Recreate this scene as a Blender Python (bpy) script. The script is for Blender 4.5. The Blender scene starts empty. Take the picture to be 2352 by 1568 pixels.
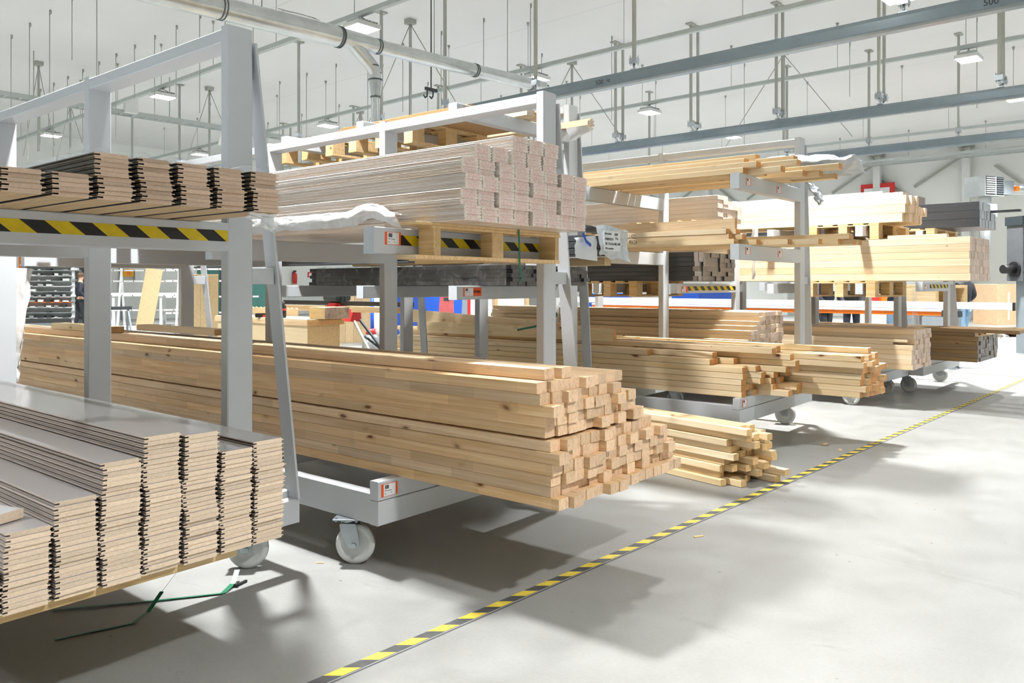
import bpy, bmesh, math, random
from mathutils import Vector, Matrix
random.seed(7)
C = bpy.context.scene
COL = C.collection
R = math.radians
PI = math.pi
# ------------------------------------------------------------------ helpers
ORD = ['zeroth','first','second','third','fourth','fifth','sixth','seventh','eighth','ninth','tenth','eleventh','twelfth',
 'thirteenth','fourteenth','fifteenth','sixteenth','seventeenth','eighteenth','nineteenth','twentieth','twenty-first','twenty-second',
 'twenty-third','twenty-fourth','twenty-fifth','twenty-sixth','twenty-seventh','twenty-eighth','twenty-ninth','thirtieth',
 'thirty-first','thirty-second','thirty-third']

def tag(o, label=None, cat=None, group=None, kind=None):
    if label: o['label'] = label
    if cat: o['category'] = cat
    if group: o['group'] = group
    if kind: o['kind'] = kind
    return o

class Fr:
    """A frame on the floor: x runs along W (across a trolley), y along L (down its length)."""
    def __init__(s, x, y, deg): s.x, s.y, s.a = x, y, R(deg); s.c, s.s = math.cos(s.a), math.sin(s.a)
    def pt(s, v, u, z=0.0): return Vector((s.x + v*s.c - u*s.s, s.y + v*s.s + u*s.c, z))
    def off(s, v, u): p = s.pt(v, u); return Fr(p.x, p.y, math.degrees(s.a))

F1 = Fr(-2.142, 2.632, 50.6)
F2 = Fr(-.649, 3.888, 50.6)
F2b = Fr(-.379, 5.75, 50.6)
F3 = Fr(1.910, 6.726, 50.6)
F3b = Fr(1.83, 8.84, 50.6)
F4 = Fr(3.97, 9.07, 48)
F5 = Fr(5.25, 10.25, 48)
FB = Fr(0, 0, 48)

def place(o, fr, v, u, z, yaw=0.0):
    o.location = fr.pt(v, u, z); o.rotation_euler = (0, 0, fr.a + yaw); return o

def empty(name, fr, v, u, z=0, yaw=0.0, label=None, cat=None, group=None):
    o = bpy.data.objects.new(name, None); COL.objects.link(o)
    o.empty_display_size = .1
    place(o, fr, v, u, z, yaw)
    return tag(o, label, cat, group)

class MB:
    """Collects faces of boxes, prisms, tubes and lathes; mesh() makes ONE mesh of them."""
    def __init__(s): s.v, s.f, s.m, s.sm = [], [], [], []
    def add(s, vs, fs, m=0, smooth=False, M=None):
        b = len(s.v)
        s.v += [tuple(M @ Vector(p)) if M else tuple(p) for p in vs]
        for f in fs: s.f.append([b+i for i in f]); s.m.append(m); s.sm.append(smooth)
        return s
    def box(s, x0, x1, y0, y1, z0, z1, m=0, M=None):
        vs = [(x,y,z) for z in (z0,z1) for y in (y0,y1) for x in (x0,x1)]
        return s.add(vs, [(0,2,3,1),(4,5,7,6),(0,1,5,4),(2,6,7,3),(0,4,6,2),(1,3,7,5)], m, False, M)
    def prism(s, prof, y0, y1, m=0, M=None, smooth=False, mcap=None):
        n = len(prof)
        vs = [(x,y0,z) for x,z in prof] + [(x,y1,z) for x,z in prof]
        s.add(vs, [((i+1)%n, i, n+i, n+(i+1)%n)[::-1] for i in range(n)], m, smooth, M)
        b = len(s.v) - 2*n
        mc = m if mcap is None else mcap
        s.f.append([b+i for i in range(n)]); s.m.append(mc); s.sm.append(False)
        s.f.append([b+n+i for i in reversed(range(n))]); s.m.append(mc); s.sm.append(False)
        return s
    def cbox(s, x0, x1, y0, y1, z0, z1, c=.004, m=0, M=None, axis='y'):
        """box with its long edges chamfered"""
        if axis == 'y':
            p = [(x0+c,z0),(x1-c,z0),(x1,z0+c),(x1,z1-c),(x1-c,z1),(x0+c,z1),(x0,z1-c),(x0,z0+c)]
            return s.prism(p, y0, y1, m, M)
        if axis == 'x':
            p = [(y0+c,z0),(y1-c,z0),(y1,z0+c),(y1,z1-c),(y1-c,z1),(y0+c,z1),(y0,z1-c),(y0,z0+c)]
            Q = Matrix(((0,1,0,0),(1,0,0,0),(0,0,1,0),(0,0,0,1)))
        else:
            p = [(x0+c,y0),(x1-c,y0),(x1,y0+c),(x1,y1-c),(x1-c,y1),(x0+c,y1),(x0,y1-c),(x0,y0+c)]
            Q = Matrix(((1,0,0,0),(0,0,1,0),(0,1,0,0),(0,0,0,1)))
        M2 = (M @ Q) if M else Q
        a, b = (x0, x1) if axis == 'x' else (z0, z1)
        n0 = len(s.f); s.prism(p, a, b, m, M2)
        for k in range(n0, len(s.f)): s.f[k].reverse()
        return s
    def tube(s, p0, p1, r0, r1=None, n=12, m=0, cap=True, smooth=True):
        p0, p1 = Vector(p0), Vector(p1); r1 = r0 if r1 is None else r1
        d = (p1-p0).normalized()
        a = d.cross(Vector((0,0,1))) if abs(d.z) < .95 else d.cross(Vector((1,0,0)))
        a.normalize(); b = d.cross(a)
        vs = []
        for p, r in ((p0,r0),(p1,r1)):
            vs += [tuple(p + a*(r*math.cos(2*PI*i/n)) + b*(r*math.sin(2*PI*i/n))) for i in range(n)]
        fs = [(i, (i+1)%n, n+(i+1)%n, n+i) for i in range(n)]
        s.add(vs, fs, m, smooth)
        if cap:
            k = len(s.v)-2*n
            s.f.append([k+i for i in reversed(range(n))]); s.m.append(m); s.sm.append(False)
            s.f.append([k+n+i for i in range(n)]); s.m.append(m); s.sm.append(False)
        return s
    def path(s, pts, r, n=8, m=0):
        for i in range(len(pts)-1): s.tube(pts[i], pts[i+1], r, r, n, m)
        return s
    def bar(s, p0, p1, w, h, m=0, up=(0,0,1)):
        """rectangular bar from p0 to p1: w across, h along up"""
        p0, p1 = Vector(p0), Vector(p1); d = (p1-p0).normalized(); u = Vector(up)
        a = d.cross(u); a.normalize(); u = a.cross(d)
        vs = [tuple(p + a*(sx*w/2) + u*(sz*h/2)) for p in (p0,p1) for sx,sz in ((-1,-1),(1,-1),(1,1),(-1,1))]
        return s.add(vs, [(0,1,2,3)[::-1],(4,5,6,7),(0,1,5,4),(1,2,6,5),(2,3,7,6),(3,0,4,7)][:], m)
    def lathe(s, prof, n=20, m=0, M=None):
        k = len(prof); vs = []
        for i in range(n):
            a = 2*PI*i/n
            vs += [(r*math.cos(a), r*math.sin(a), z) for r,z in prof]
        fs = [(i*k+j, ((i+1)%n)*k+j, ((i+1)%n)*k+j+1, i*k+j+1) for i in range(n) for j in range(k-1)]
        return s.add(vs, fs, m, True, M)
    def mesh(s, name, mats):
        me = bpy.data.meshes.new(name)
        me.from_pydata(s.v, [], s.f)
        for x in (mats if isinstance(mats, (list,tuple)) else [mats]): me.materials.append(x)
        me.polygons.foreach_set('material_index', s.m)
        me.polygons.foreach_set('use_smooth', s.sm)
        bm = bmesh.new(); bm.from_mesh(me); bmesh.ops.recalc_face_normals(bm, faces=bm.faces); bm.to_mesh(me); bm.free()
        me.update()
        return me
    def obj(s, name, mats, parent=None):
        o = bpy.data.objects.new(name, s.mesh(name, mats)); COL.objects.link(o)
        if parent is not None: o.parent = parent
        return o

def link(name, me, parent=None):
    o = bpy.data.objects.new(name, me); COL.objects.link(o)
    if parent is not None: o.parent = parent
    return o

def dup(root, fr, v, u, z=0, yaw=0.0, label=None):
    """a copy of a thing with copies of its parts and sub-parts"""
    def cp(o, par):
        c = o.copy(); COL.objects.link(c); c.parent = par
        for ch in o.children: cp(ch, c)
        return c
    r = cp(root, None); place(r, fr, v, u, z, yaw)
    if label: r['label'] = label
    return r

def curve_obj(name, pts, r, m, parent=None, res=2):
    cu = bpy.data.curves.new(name, 'CURVE'); cu.dimensions = '3D'; cu.bevel_depth = r; cu.bevel_resolution = res; cu.use_fill_caps = True
    sp = cu.splines.new('POLY'); sp.points.add(len(pts)-1)
    for p, q in zip(sp.points, pts): p.co = (*q, 1)
    cu.materials.append(m)
    o = bpy.data.objects.new(name, cu); COL.objects.link(o)
    if parent is not None: o.parent = parent
    return o

def text_mesh(name, body, size, m, parent, M, extrude=.0006):
    cu = bpy.data.curves.new(name, 'FONT'); cu.body = body; cu.size = size; cu.extrude = extrude; cu.align_x = 'LEFT'
    tmp = bpy.data.objects.new('tmp_text', cu); COL.objects.link(tmp)
    dg = bpy.context.evaluated_depsgraph_get(); dg.update()
    me = bpy.data.meshes.new_from_object(tmp.evaluated_get(dg)); me.name = name
    bpy.data.objects.remove(tmp); me.materials.clear(); me.materials.append(m)
    o = bpy.data.objects.new(name, me); COL.objects.link(o); o.parent = parent; o.matrix_local = M
    return o

# ------------------------------------------------------------------ materials
def lin(c):
    if isinstance(c, str):
        c = [int(c[i:i+2], 16)/255 for i in (0,2,4)]
    return tuple((x/12.92 if x <= .04045 else ((x+.055)/1.055)**2.4) for x in c) + (1,)

class NT:
    def __init__(s, name):
        s.m = bpy.data.materials.new(name); s.m.use_nodes = True; s.t = s.m.node_tree
        s.b = s.t.nodes['Principled BSDF']; s.o = s.t.nodes['Material Output']
    def n(s, kind, props=None, **ins):
        nd = s.t.nodes.new('ShaderNode'+kind)
        for k, v in (props or {}).items(): setattr(nd, k, v)
        for k, v in ins.items():
            key = int(k[1:]) if k[0] == '_' and k[1:].isdigit() else k.replace('__', ' ')
            s.put(nd.inputs[key], v)
        return nd
    def put(s, sock, v):
        if hasattr(v, 'is_output') or isinstance(v, bpy.types.NodeSocket): s.t.links.new(v, sock)
        else: sock.default_value = v
    def math(s, op, a, b=0.0, c=0.0): return s.n('Math', {'operation': op}, _0=a, _1=b, _2=c).outputs[0]
    def vmath(s, op, a, b=(0,0,0)): return s.n('VectorMath', {'operation': op}, _0=a, _1=b).outputs[0]
    def mix(s, f, a, b, mode='MIX'):
        nd = s.t.nodes.new('ShaderNodeMix'); nd.data_type = 'RGBA'; nd.blend_type = mode
        s.put(nd.inputs[0], f); s.put(nd.inputs[6], a); s.put(nd.inputs[7], b); return nd.outputs[2]
    def ramp(s, f, stops):
        nd = s.n('ValToRGB', Fac=f); e = nd.color_ramp.elements
        while len(e) < len(stops): e.new(.5)
        for k, (p, c) in enumerate(stops):
            e[k].position = p; e[k].color = c if len(c) == 4 else (*c, 1)
        return nd.outputs[0]
    def noise(s, vec, scale, detail=3, rough=.55, dist=0.0):
        nd = s.n('TexNoise', Vector=vec, Scale=scale, Detail=detail, Roughness=rough, Distortion=dist); return nd.outputs['Fac']
    def set(s, **k):
        for a, v in k.items(): s.put(s.b.inputs[a.replace('__', ' ')], v)
        return s

def g(v): return (v, v, v, 1)

def plain(name, col, rough=.5, metal=0.0, var=.06, scale=6.0, bump=0.0, spec=.5):
    N = NT(name); tc = N.n('TexCoord').outputs['Object']
    f = N.noise(tc, scale, 4)
    c = lin(col)
    lo = tuple(x*(1-var) for x in c[:3]) + (1,); hi = tuple(min(1, x*(1+var)) for x in c[:3]) + (1,)
    N.set(Base__Color=N.ramp(f, [(.3, lo), (.7, hi)]), Roughness=rough, Metallic=metal, Specular__IOR__Level=spec)
    if bump:
        b = N.n('Bump', Strength=bump, Distance=.002, Height=N.noise(tc, scale*14, 3)); N.set(Normal=b.outputs[0])
    return N.m

def wood(name, light, dark, end, knots=1.0, joints=0.0, rough=.6, endrough=0.0, grain=1.0, tone=.11):
    N = NT(name)
    tc = N.n('TexCoord'); rnd = N.n('ObjectInfo').outputs['Random']
    shift = N.vmath('MULTIPLY', N.n('CombineXYZ', X=rnd, Y=rnd, Z=rnd).outputs[0], (37.0, 91.0, 53.0))
    p = N.vmath('ADD', tc.outputs['Object'], shift)
    gp = N.vmath('MULTIPLY', p, (26.0, .9, 26.0))
    f1 = N.noise(gp, 1.0, 4, .6, 1.2)
    f2 = N.noise(N.vmath('MULTIPLY', p, (120.0, 2.5, 120.0)), 1.0, 2)
    f = N.math('ADD', N.math('MULTIPLY', f1, .75), N.math('MULTIPLY', f2, .25))
    L, D = lin(light), lin(dark)
    mid = tuple((a+b)/2 for a, b in zip(L, D))
    col = N.ramp(f, [(.5-.16/grain, D), (.5, mid), (.5+.14/grain, L)])
    if knots:
        w = N.noise(N.vmath('MULTIPLY', p, (6.0, 2.0, 6.0)), 1.0, 2)
        kp = N.vmath('ADD', N.vmath('MULTIPLY', p, (7.0, 3.6, 7.0)), N.n('CombineXYZ', X=w, Y=w, Z=w).outputs[0])
        vo = N.n('TexVoronoi', Vector=kp, Scale=1.0)
        k = N.ramp(vo.outputs['Distance'], [(.075*knots, g(1)), (.14*knots, g(.25)), (.24*knots, g(0))])
        col = N.mix(k, col, lin('7a4a26'))
    val = N.n('MapRange', Value=rnd, _1=0.0, _2=1.0, _3=1-tone, _4=1+tone*.6).outputs[0]
    if joints:
        sp = N.n('SeparateXYZ', Vector=p).outputs
        j = N.math('FLOOR', N.math('MULTIPLY', sp[1], 2.4))
        wn = N.n('TexWhiteNoise', {'noise_dimensions': '1D'}, W=N.math('ADD', j, N.math('MULTIPLY', rnd, 77.0))).outputs['Value']
        val = N.math('MULTIPLY', val, N.n('MapRange', Value=wn, _1=0.0, _2=1.0, _3=1-joints, _4=1+joints*.35).outputs[0])
    hs = N.n('HueSaturation', Color=col, Value=val, Saturation=N.n('MapRange', Value=N.math('FRACT', N.math('MULTIPLY', rnd, 13.7)), _1=0.0, _2=1.0, _3=.88, _4=1.1).outputs[0])
    col = hs.outputs[0]
    ny = N.n('SeparateXYZ', Vector=tc.outputs['Normal']).outputs[1]
    m = N.math('GREATER_THAN', N.math('ABSOLUTE', ny), .85)
    E = lin(end)
    ef = N.noise(N.vmath('ADD', N.vmath('MULTIPLY', tc.outputs['Object'], (60.0, 3.0, 25.0)), shift), 1.0, 3, .6, 1.5)
    ecol = N.ramp(ef, [(.3, tuple(x*.72 for x in E[:3])+(1,)), (.5, E), (.8, tuple(min(1,x*1.12) for x in E[:3])+(1,))])
    ev = N.n('HueSaturation', Color=ecol, Value=N.n('MapRange', Value=N.math('FRACT', N.math('MULTIPLY', rnd, 7.3)), _1=0.0, _2=1.0, _3=.82, _4=1.1).outputs[0]).outputs[0]
    N.set(Base__Color=N.mix(m, col, ev), Roughness=rough, Specular__IOR__Level=.35)
    b = N.n('Bump', Strength=.15, Distance=.001, Height=f); N.set(Normal=b.outputs[0])
    return N.m

M = {}
M['rack'] = plain('rack_paint', 'c9cdd1', .38, 0, .02, 3, .05)
M['cap'] = plain('rack_cap_paint', 'ccd3d9', .4, 0, .03, 5)
M['zinc'] = plain('zinc_plate', 'b4bcc2', .32, .85, .12, 9)
M['nylon'] = plain('white_nylon', 'd6d8d6', .35, 0, .04, 8)
M['tread'] = plain('worn_tread', '9a9288', .7, 0, .25, 30)
M['darkmetal'] = plain('dark_metal', '3d4548', .5, .4)
M['pine'] = wood('pine', 'f2dcb8', 'dcb98a', 'd9a870', .85)
M['upboard'] = wood('upright_pine', 'e4cba0', 'cfae7e', 'dfc396', .8)
M['pinefj'] = wood('finger_jointed_pine', 'efd2aa', 'd6ae7e', 'e8c6a2', .72, .16, tone=.15)
M['batten'] = wood('planed_batten', 'f7e4bf', 'e4c492', 'e0ba82', .7)
M['pineor'] = wood('construction_pine', 'f5e1bd', 'e6c898', 'cf9658', .95)
M['pale'] = wood('pale_planed_pine', 'efd9b8', 'dfc29a', 'dfcabb', .35, 0, .6)
M['primed'] = wood('pale_primed_wood', 'ece0d2', 'd9c4b2', 'd9c6ba', .2, 0, .5)
M['yellow'] = wood('yellow_planed_wood', 'f6e6c0', 'ead0a0', 'dfcab8', .25, 0, .6)
M['pallet'] = wood('pallet_wood', 'ead0a0', 'cdab74', 'e2c291', .7)
M['brown'] = wood('brown_treated_wood', 'a98d66', '80664a', '8f8c8b', .4, 0, .5)
M['ply'] = wood('plywood', 'ecd9b4', 'dfc497', 'd2b080', .25, 0, .6, 0, .6)
M['osb'] = plain('brown_board', 'd9bd98', .7, 0, .08, 12)
M['black'] = plain('black_wrap', '34373b', .28, 0, .25, 7, .3)
M['blackend'] = plain('dark_bar_end', '6a6664', .5, 0, .35, 45)
M['white'] = plain('white_plastic', 'e9ebec', .4, 0, .02)
M['offwhite'] = plain('off_white_paint', 'dfe2e0', .5, 0, .02)
M['galv'] = plain('galvanised_sheet', 'cdd3d5', .28, .75, .10, 4)
M['galvdark'] = plain('clamp_ring', '5d6668', .4, .5)
M['rail'] = plain('lamp_rail_paint', 'b4bcba', .45, .2, .04)
M['rod'] = plain('hanger_steel', 'a8aba3', .5, .2, .05)
M['beam'] = plain('crane_beam_paint', '7f8d95', .24, .35, .05, 5)
M['blue'] = plain('blue_plastic', '1c50b4', .4, 0, .06)
M['red'] = plain('red_plastic', 'c92a2a', .45, 0, .06)
M['orange'] = plain('orange_paint', 'f07a1c', .5, 0, .04)
M['label_orange'] = plain('label_orange', 'ee5a1e', .5, 0, .02)
M['paper'] = plain('label_paper', 'eef0f2', .5, 0, .01)
M['ink'] = plain('black_ink', '1a1a1c', .5, 0, .05)
M['tapey'] = plain('yellow_tape', 'd9be14', .4, 0, .08, 30)
M['tapek'] = plain('black_tape', '151514', .45, 0, .1, 30)
M['floory'] = plain('worn_yellow_tape', 'dcc64a', .5, 0, .15, 25)
M['floork'] = plain('worn_black_tape', '4a4c4c', .55, 0, .3, 25)
M['strap'] = plain('green_strap', '0f6b4a', .4, 0, .1)
M['yel'] = plain('yellow_plastic', 'e6a818', .5)
M['green'] = plain('green_plastic', '2f5f58', .6)
M['jacket'] = plain('dark_jacket', '24272c', .7, 0, .3, 40, .6)
M['navy'] = plain('navy_jacket', '1d2230', .7, 0, .3, 40, .5)
M['jeans'] = plain('light_jeans', '86a8c6', .8, 0, .15, 30)
M['skin'] = plain('skin', 'c99a80', .55, 0, .05)
M['hair'] = plain('brown_hair', '4a3424', .6, 0, .2, 40)
M['shoe'] = plain('dark_shoe', '2a2a2c', .6)
M['gap'] = plain('dark_seam', '4c5054', .8)
M['sheet'] = plain('brown_sheet_edges', 'b99668', .7, 0, .2, 60)
M['greypanel'] = plain('grey_paint', '8b949a', .5, 0, .06)

def film(name, col='eef2f4', alpha=.3, rough=.18, lo=None, sc=9.0):
    N = NT(name); tc = N.n('TexCoord').outputs['Object']
    f = N.noise(tc, sc, 4, .6, 1.5)
    a = N.n('MapRange', Value=f, _1=.35, _2=.7, _3=alpha*.5 if lo is None else lo, _4=min(1, alpha*1.9) if lo is None else alpha).outputs[0]
    N.set(Base__Color=lin(col), Roughness=rough, Alpha=a)
    b = N.n('Bump', Strength=.6, Distance=.01, Height=f); N.set(Normal=b.outputs[0])
    return N.m
M['film'] = film('clear_film', 'f2f4f6', .20)
M['whitefilm'] = film('milky_film', 'f6f7f8', .9, .3, .62, 4.0)

def foil():
    N = NT('silver_foil'); tc = N.n('TexCoord').outputs['Object']
    f = N.noise(tc, 7.0, 4, .6, 1.0)
    N.set(Base__Color=N.ramp(f, [(.3, lin('b9c3cb')), (.7, lin('dfe4e8'))]), Roughness=.3, Metallic=.15)
    b = N.n('Bump', Strength=.8, Distance=.02, Height=f); N.set(Normal=b.outputs[0]); return N.m
M['foil'] = foil()

def primed_board():
    N = NT('white_primed_board'); tc = N.n('TexCoord'); ob = tc.outputs['Object']; rnd = N.n('ObjectInfo').outputs['Random']
    sh = N.vmath('MULTIPLY', N.n('CombineXYZ', X=rnd, Y=rnd, Z=rnd).outputs[0], (11.0, 40.0, 23.0))
    f = N.noise(N.vmath('ADD', N.vmath('MULTIPLY', ob, (14.0, .8, 14.0)), sh), 1.0, 3)
    side = N.ramp(f, [(.32, lin('e3d2c2')), (.5, lin('f0e7df')), (.7, lin('f6f0ec'))])
    scr = N.noise(N.vmath('ADD', N.vmath('MULTIPLY', ob, (330.0, 1.0, 95.0)), sh), 1.0, 3, .7, .6)
    xs = N.n('SeparateXYZ', Vector=ob).outputs[0]
    cen = N.math('LESS_THAN', N.math('ABSOLUTE', N.math('SUBTRACT', xs, .062)), N.math('MULTIPLY_ADD', rnd, .012, .036))
    mk = N.math('MULTIPLY', N.ramp(scr, [(.50, g(0)), (.58, g(.72))]), cen)
    grain = N.ramp(N.noise(N.vmath('ADD', N.vmath('MULTIPLY', ob, (40.0, 1.0, 160.0)), sh), 1.0, 3), [(.3, lin('e2d2c4')), (.7, lin('f3e9e0'))])
    end = N.mix(mk, grain, lin('d98286'))
    ny = N.n('SeparateXYZ', Vector=tc.outputs['Normal']).outputs[1]
    m = N.math('GREATER_THAN', N.math('ABSOLUTE', ny), .85)
    N.set(Base__Color=N.mix(m, side, end), Roughness=N.n('MapRange', Value=m, _1=0.0, _2=1.0, _3=.32, _4=.75).outputs[0])
    return N.m
M['primedboard'] = primed_board()

def chip(name, face, side, gloss=.10, endc='f3dabd'):
    N = NT(name); tc = N.n('TexCoord'); ob = tc.outputs['Object']; rnd = N.n('ObjectInfo').outputs['Random']
    sh = N.vmath('MULTIPLY', N.n('CombineXYZ', X=rnd, Y=rnd, Z=rnd).outputs[0], (7.0, 40.0, 3.0))
    q = N.vmath('ADD', N.vmath('MULTIPLY', ob, (1.0, .05, 1.0)), sh)
    vo = N.n('TexVoronoi', Vector=N.vmath('MULTIPLY', q, (75.0, 1.0, 130.0)), Scale=1.0)
    dots = N.ramp(vo.outputs['Distance'], [(.07, g(.7)), (.13, g(0))])
    fl = N.noise(N.vmath('MULTIPLY', q, (90.0, 1.0, 220.0)), 1.0, 4, .7)
    e = lin(endc)
    base = N.ramp(fl, [(.3, tuple(x*.86 for x in e[:3])+(1,)), (.55, e), (.8, tuple(min(1,x*1.18) for x in e[:3])+(1,))])
    val = N.n('MapRange', Value=rnd, _1=0.0, _2=1.0, _3=.86, _4=1.1).outputs[0]
    base = N.n('HueSaturation', Color=base, Value=val, Saturation=.95).outputs[0]
    end = N.mix(dots, base, lin('8a6844'))
    nn = N.n('SeparateXYZ', Vector=tc.outputs['Normal']).outputs
    mend = N.math('GREATER_THAN', N.math('ABSOLUTE', nn[1]), .85)
    mtop = N.math('GREATER_THAN', nn[2], .85)
    mbot = N.math('LESS_THAN', nn[2], -.85)
    fn = N.noise(N.vmath('MULTIPLY', ob, (2.0, .5, 2.0)), 1.0, 3)
    fa = lin(face); fcol = N.ramp(fn, [(.3, tuple(x*.97 for x in fa[:3])+(1,)), (.7, fa)])
    c = N.mix(mtop, lin(side), fcol)
    c = N.mix(mbot, c, N.ramp(N.noise(N.vmath('MULTIPLY', ob, (30.0, 4.0, 30.0)), 1.0, 4), [(.3, lin('b79a74')), (.7, lin('d3b78c'))]))
    c = N.mix(mend, c, end)
    N.set(Base__Color=c, Roughness=N.n('MapRange', Value=mtop, _1=0.0, _2=1.0, _3=.6, _4=gloss).outputs[0])
    return N.m
M['chip'] = chip('grey_faced_chipboard', 'b6b4b5', 'a79c94')
M['chipdark'] = chip('dark_faced_chipboard', '6c7478', '41474e', .3, 'cdb096')

def concrete():
    N = NT('concrete_floor'); tc = N.n('TexCoord').outputs['Object']
    a = N.noise(tc, .55, 5, .6, .3); b = N.noise(tc, 3.2, 6, .65, .6); c = N.noise(tc, 60.0, 3)
    st = N.noise(N.vmath('MULTIPLY', tc, (1.2, .35, 1.0)), 1.6, 6, .75, 1.6)
    f = N.math('ADD', N.math('MULTIPLY', a, .45), N.math('MULTIPLY', b, .4)); f = N.math('MULTIPLY_ADD', c, .15, f)
    col = N.ramp(f, [(.34, lin('868784')), (.5, lin('929390')), (.66, lin('9c9d9b'))])
    dirt = N.ramp(st, [(.60, g(0)), (.78, g(.55))])
    col = N.mix(dirt, col, lin('6b6d6a'))
    sp = N.n('TexVoronoi', Vector=tc, Scale=5.0).outputs['Distance']
    spk = N.ramp(sp, [(.022, g(.8)), (.04, g(0))])
    col = N.mix(spk, col, lin('484642'))
    N.set(Base__Color=col, Roughness=N.ramp(b, [(.3, g(.36)), (.7, g(.52))]), Specular__IOR__Level=.4)
    bp = N.n('Bump', Strength=.08, Distance=.004, Height=b); N.set(Normal=bp.outputs[0])
    return N.m
M['floor'] = concrete()

def panel_white(name, col, sx, sy, seam=.012, dark=.90, var=.03):
    N = NT(name); tc = N.n('TexCoord').outputs['Object']
    s = N.n('SeparateXYZ', Vector=tc).outputs
    def line(x, w):
        fr = N.math('FRACT', N.math('ABSOLUTE', N.math('DIVIDE', x, w)))
        return N.math('LESS_THAN', fr, seam/w)
    l = N.math('MAXIMUM', line(s[0], sx), line(s[1], sy))
    f = N.noise(tc, .35, 4, .6)
    c = lin(col)
    base = N.ramp(f, [(.35, tuple(x*(1-var) for x in c[:3])+(1,)), (.65, c)])
    N.set(Base__Color=N.mix(l, base, tuple(x*dark for x in c[:3])+(1,)), Roughness=.55)
    return N.m
M['ceiling'] = panel_white('white_ceiling_sheet', 'e6e7e6', 4.4, 60.0, .03, .86)
M['wall'] = panel_white('white_wall_panel', 'ecefec', 1.2, 60.0, .01, .93)

def lamp_mat(strength):
    N = NT('lit_lens')
    N.set(Base__Color=(1,1,1,1), Emission__Color=(1,1,1,1), Emission__Strength=strength); return N.m
M['lens'] = lamp_mat(60.0)
M['barblack'] = wood('black_bar_wood', '4a4c50', '34363a', '6b6765', 0, 0, .3)
M['slatblack'] = wood('black_slat', '46494e', '383b40', 'c9cdd4', 0, 0, .3)
M['sheetm'] = M['sheet']; M['whitem'] = M['white']
M['shut'] = plain('shutter_grey', '5a5d60', .6, 0, .06)
# ------------------------------------------------------------------ trolleys
def caster_parts(root, v, u, ztop, yaw, brake=False):
    """one swivel caster: part caster > fork, wheel"""
    mb = MB()
    mb.cbox(-.055,.055,-.065,.065,-.008,0,.002)
    for sx in (-1,1):
        for sy in (-1,1): mb.tube((sx*.042,sy*.05,-.016),(sx*.042,sy*.05,.006),.008,n=6,smooth=False)
    mb.tube((0,0,-.026),(0,0,-.008),.036,.045,14)
    c = mb.obj('caster', M['zinc'], root); c.location = (v,u,ztop); c.rotation_euler = (0,0,yaw)
    fk = MB()
    fk.box(-.04,.04,-.045,.03,-.034,-.026)
    for s in (-1,1):
        pr = [(-.05,-.03),(.035,-.03),(.03,-.07),(-.012,-ztop+.085),(-.058,-ztop+.085),(-.066,-ztop+.10),(-.058,-.07)]
        Q = Matrix(((0,1,0,0),(1,0,0,0),(0,0,1,0),(0,0,0,1)))
        fk.prism(pr, s*.036-.002, s*.036+.002, 0, Q)
        fk.tube((s*.036,-.038,-ztop+.1),(s*.048,-.038,-ztop+.1),.014,n=8)
    fk.obj('fork', M['zinc'], c)
    w = MB()
    Q = Matrix(((0,0,1,0),(0,1,0,-.038),(1,0,0,-ztop+.1),(0,0,0,1)))
    hub = [(.0,-.021),(.026,-.021),(.03,-.017),(.062,-.014),(.07,-.021),(.088,-.022),(.098,-.016),(.1,-.008)]
    w.lathe(hub, 28, 0, Q); w.lathe([(.1,-.008),(.1,.008)], 28, 1, Q); w.lathe([(r,-z) for r,z in reversed(hub)], 28, 0, Q)
    w.obj('wheel', [M['nylon'], M['tread']], c)
    return c

def barcode_sticker(parent, x, y, z, w=.105, h=.062, side=0.0, text=None):
    """paper shelf label with orange ends, lying on the -y face; local x to the right"""
    t = .0012
    mb = MB()
    L = .014
    mb.box(x, x+w+side, y-t, y, z, z+h, 1)
    mb.box(x+L, x+w-(L if side == 0 else 0), y-2*t, y-t, z+.002, z+h-.002, 0)
    random.seed(int(x*1000)+5)
    bx = x+L+.008
    while bx < x+L+.033:
        bw = random.choice((.0008,.0012,.002)); mb.box(bx, bx+bw, y-2.6*t, y-2*t, z+h*.6, z+h*.9, 2); bx += bw+random.choice((.0008,.0014))
    for k,(a,b) in enumerate(((.006,.022),(.026,.05),(.006,.016),(.045,.052))):
        zz = z+h*(.45,.42,.2,.22)[k]; mb.box(x+L+a, x+L+b, y-2.6*t, y-2*t, zz, zz+.0022, 2)
    o = mb.obj('price_label', [M['paper'], M['label_orange'], M['ink']], parent); o['label'] = 'white barcode label with orange ends'
    if text:
        text_mesh('handwriting', text, .026, M['ink'], parent, Matrix.Translation((x+w+.004, y-2.2*t, z+h*.38)) @ Matrix.Rotation(PI/2, 4, 'X'))
    return o

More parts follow.
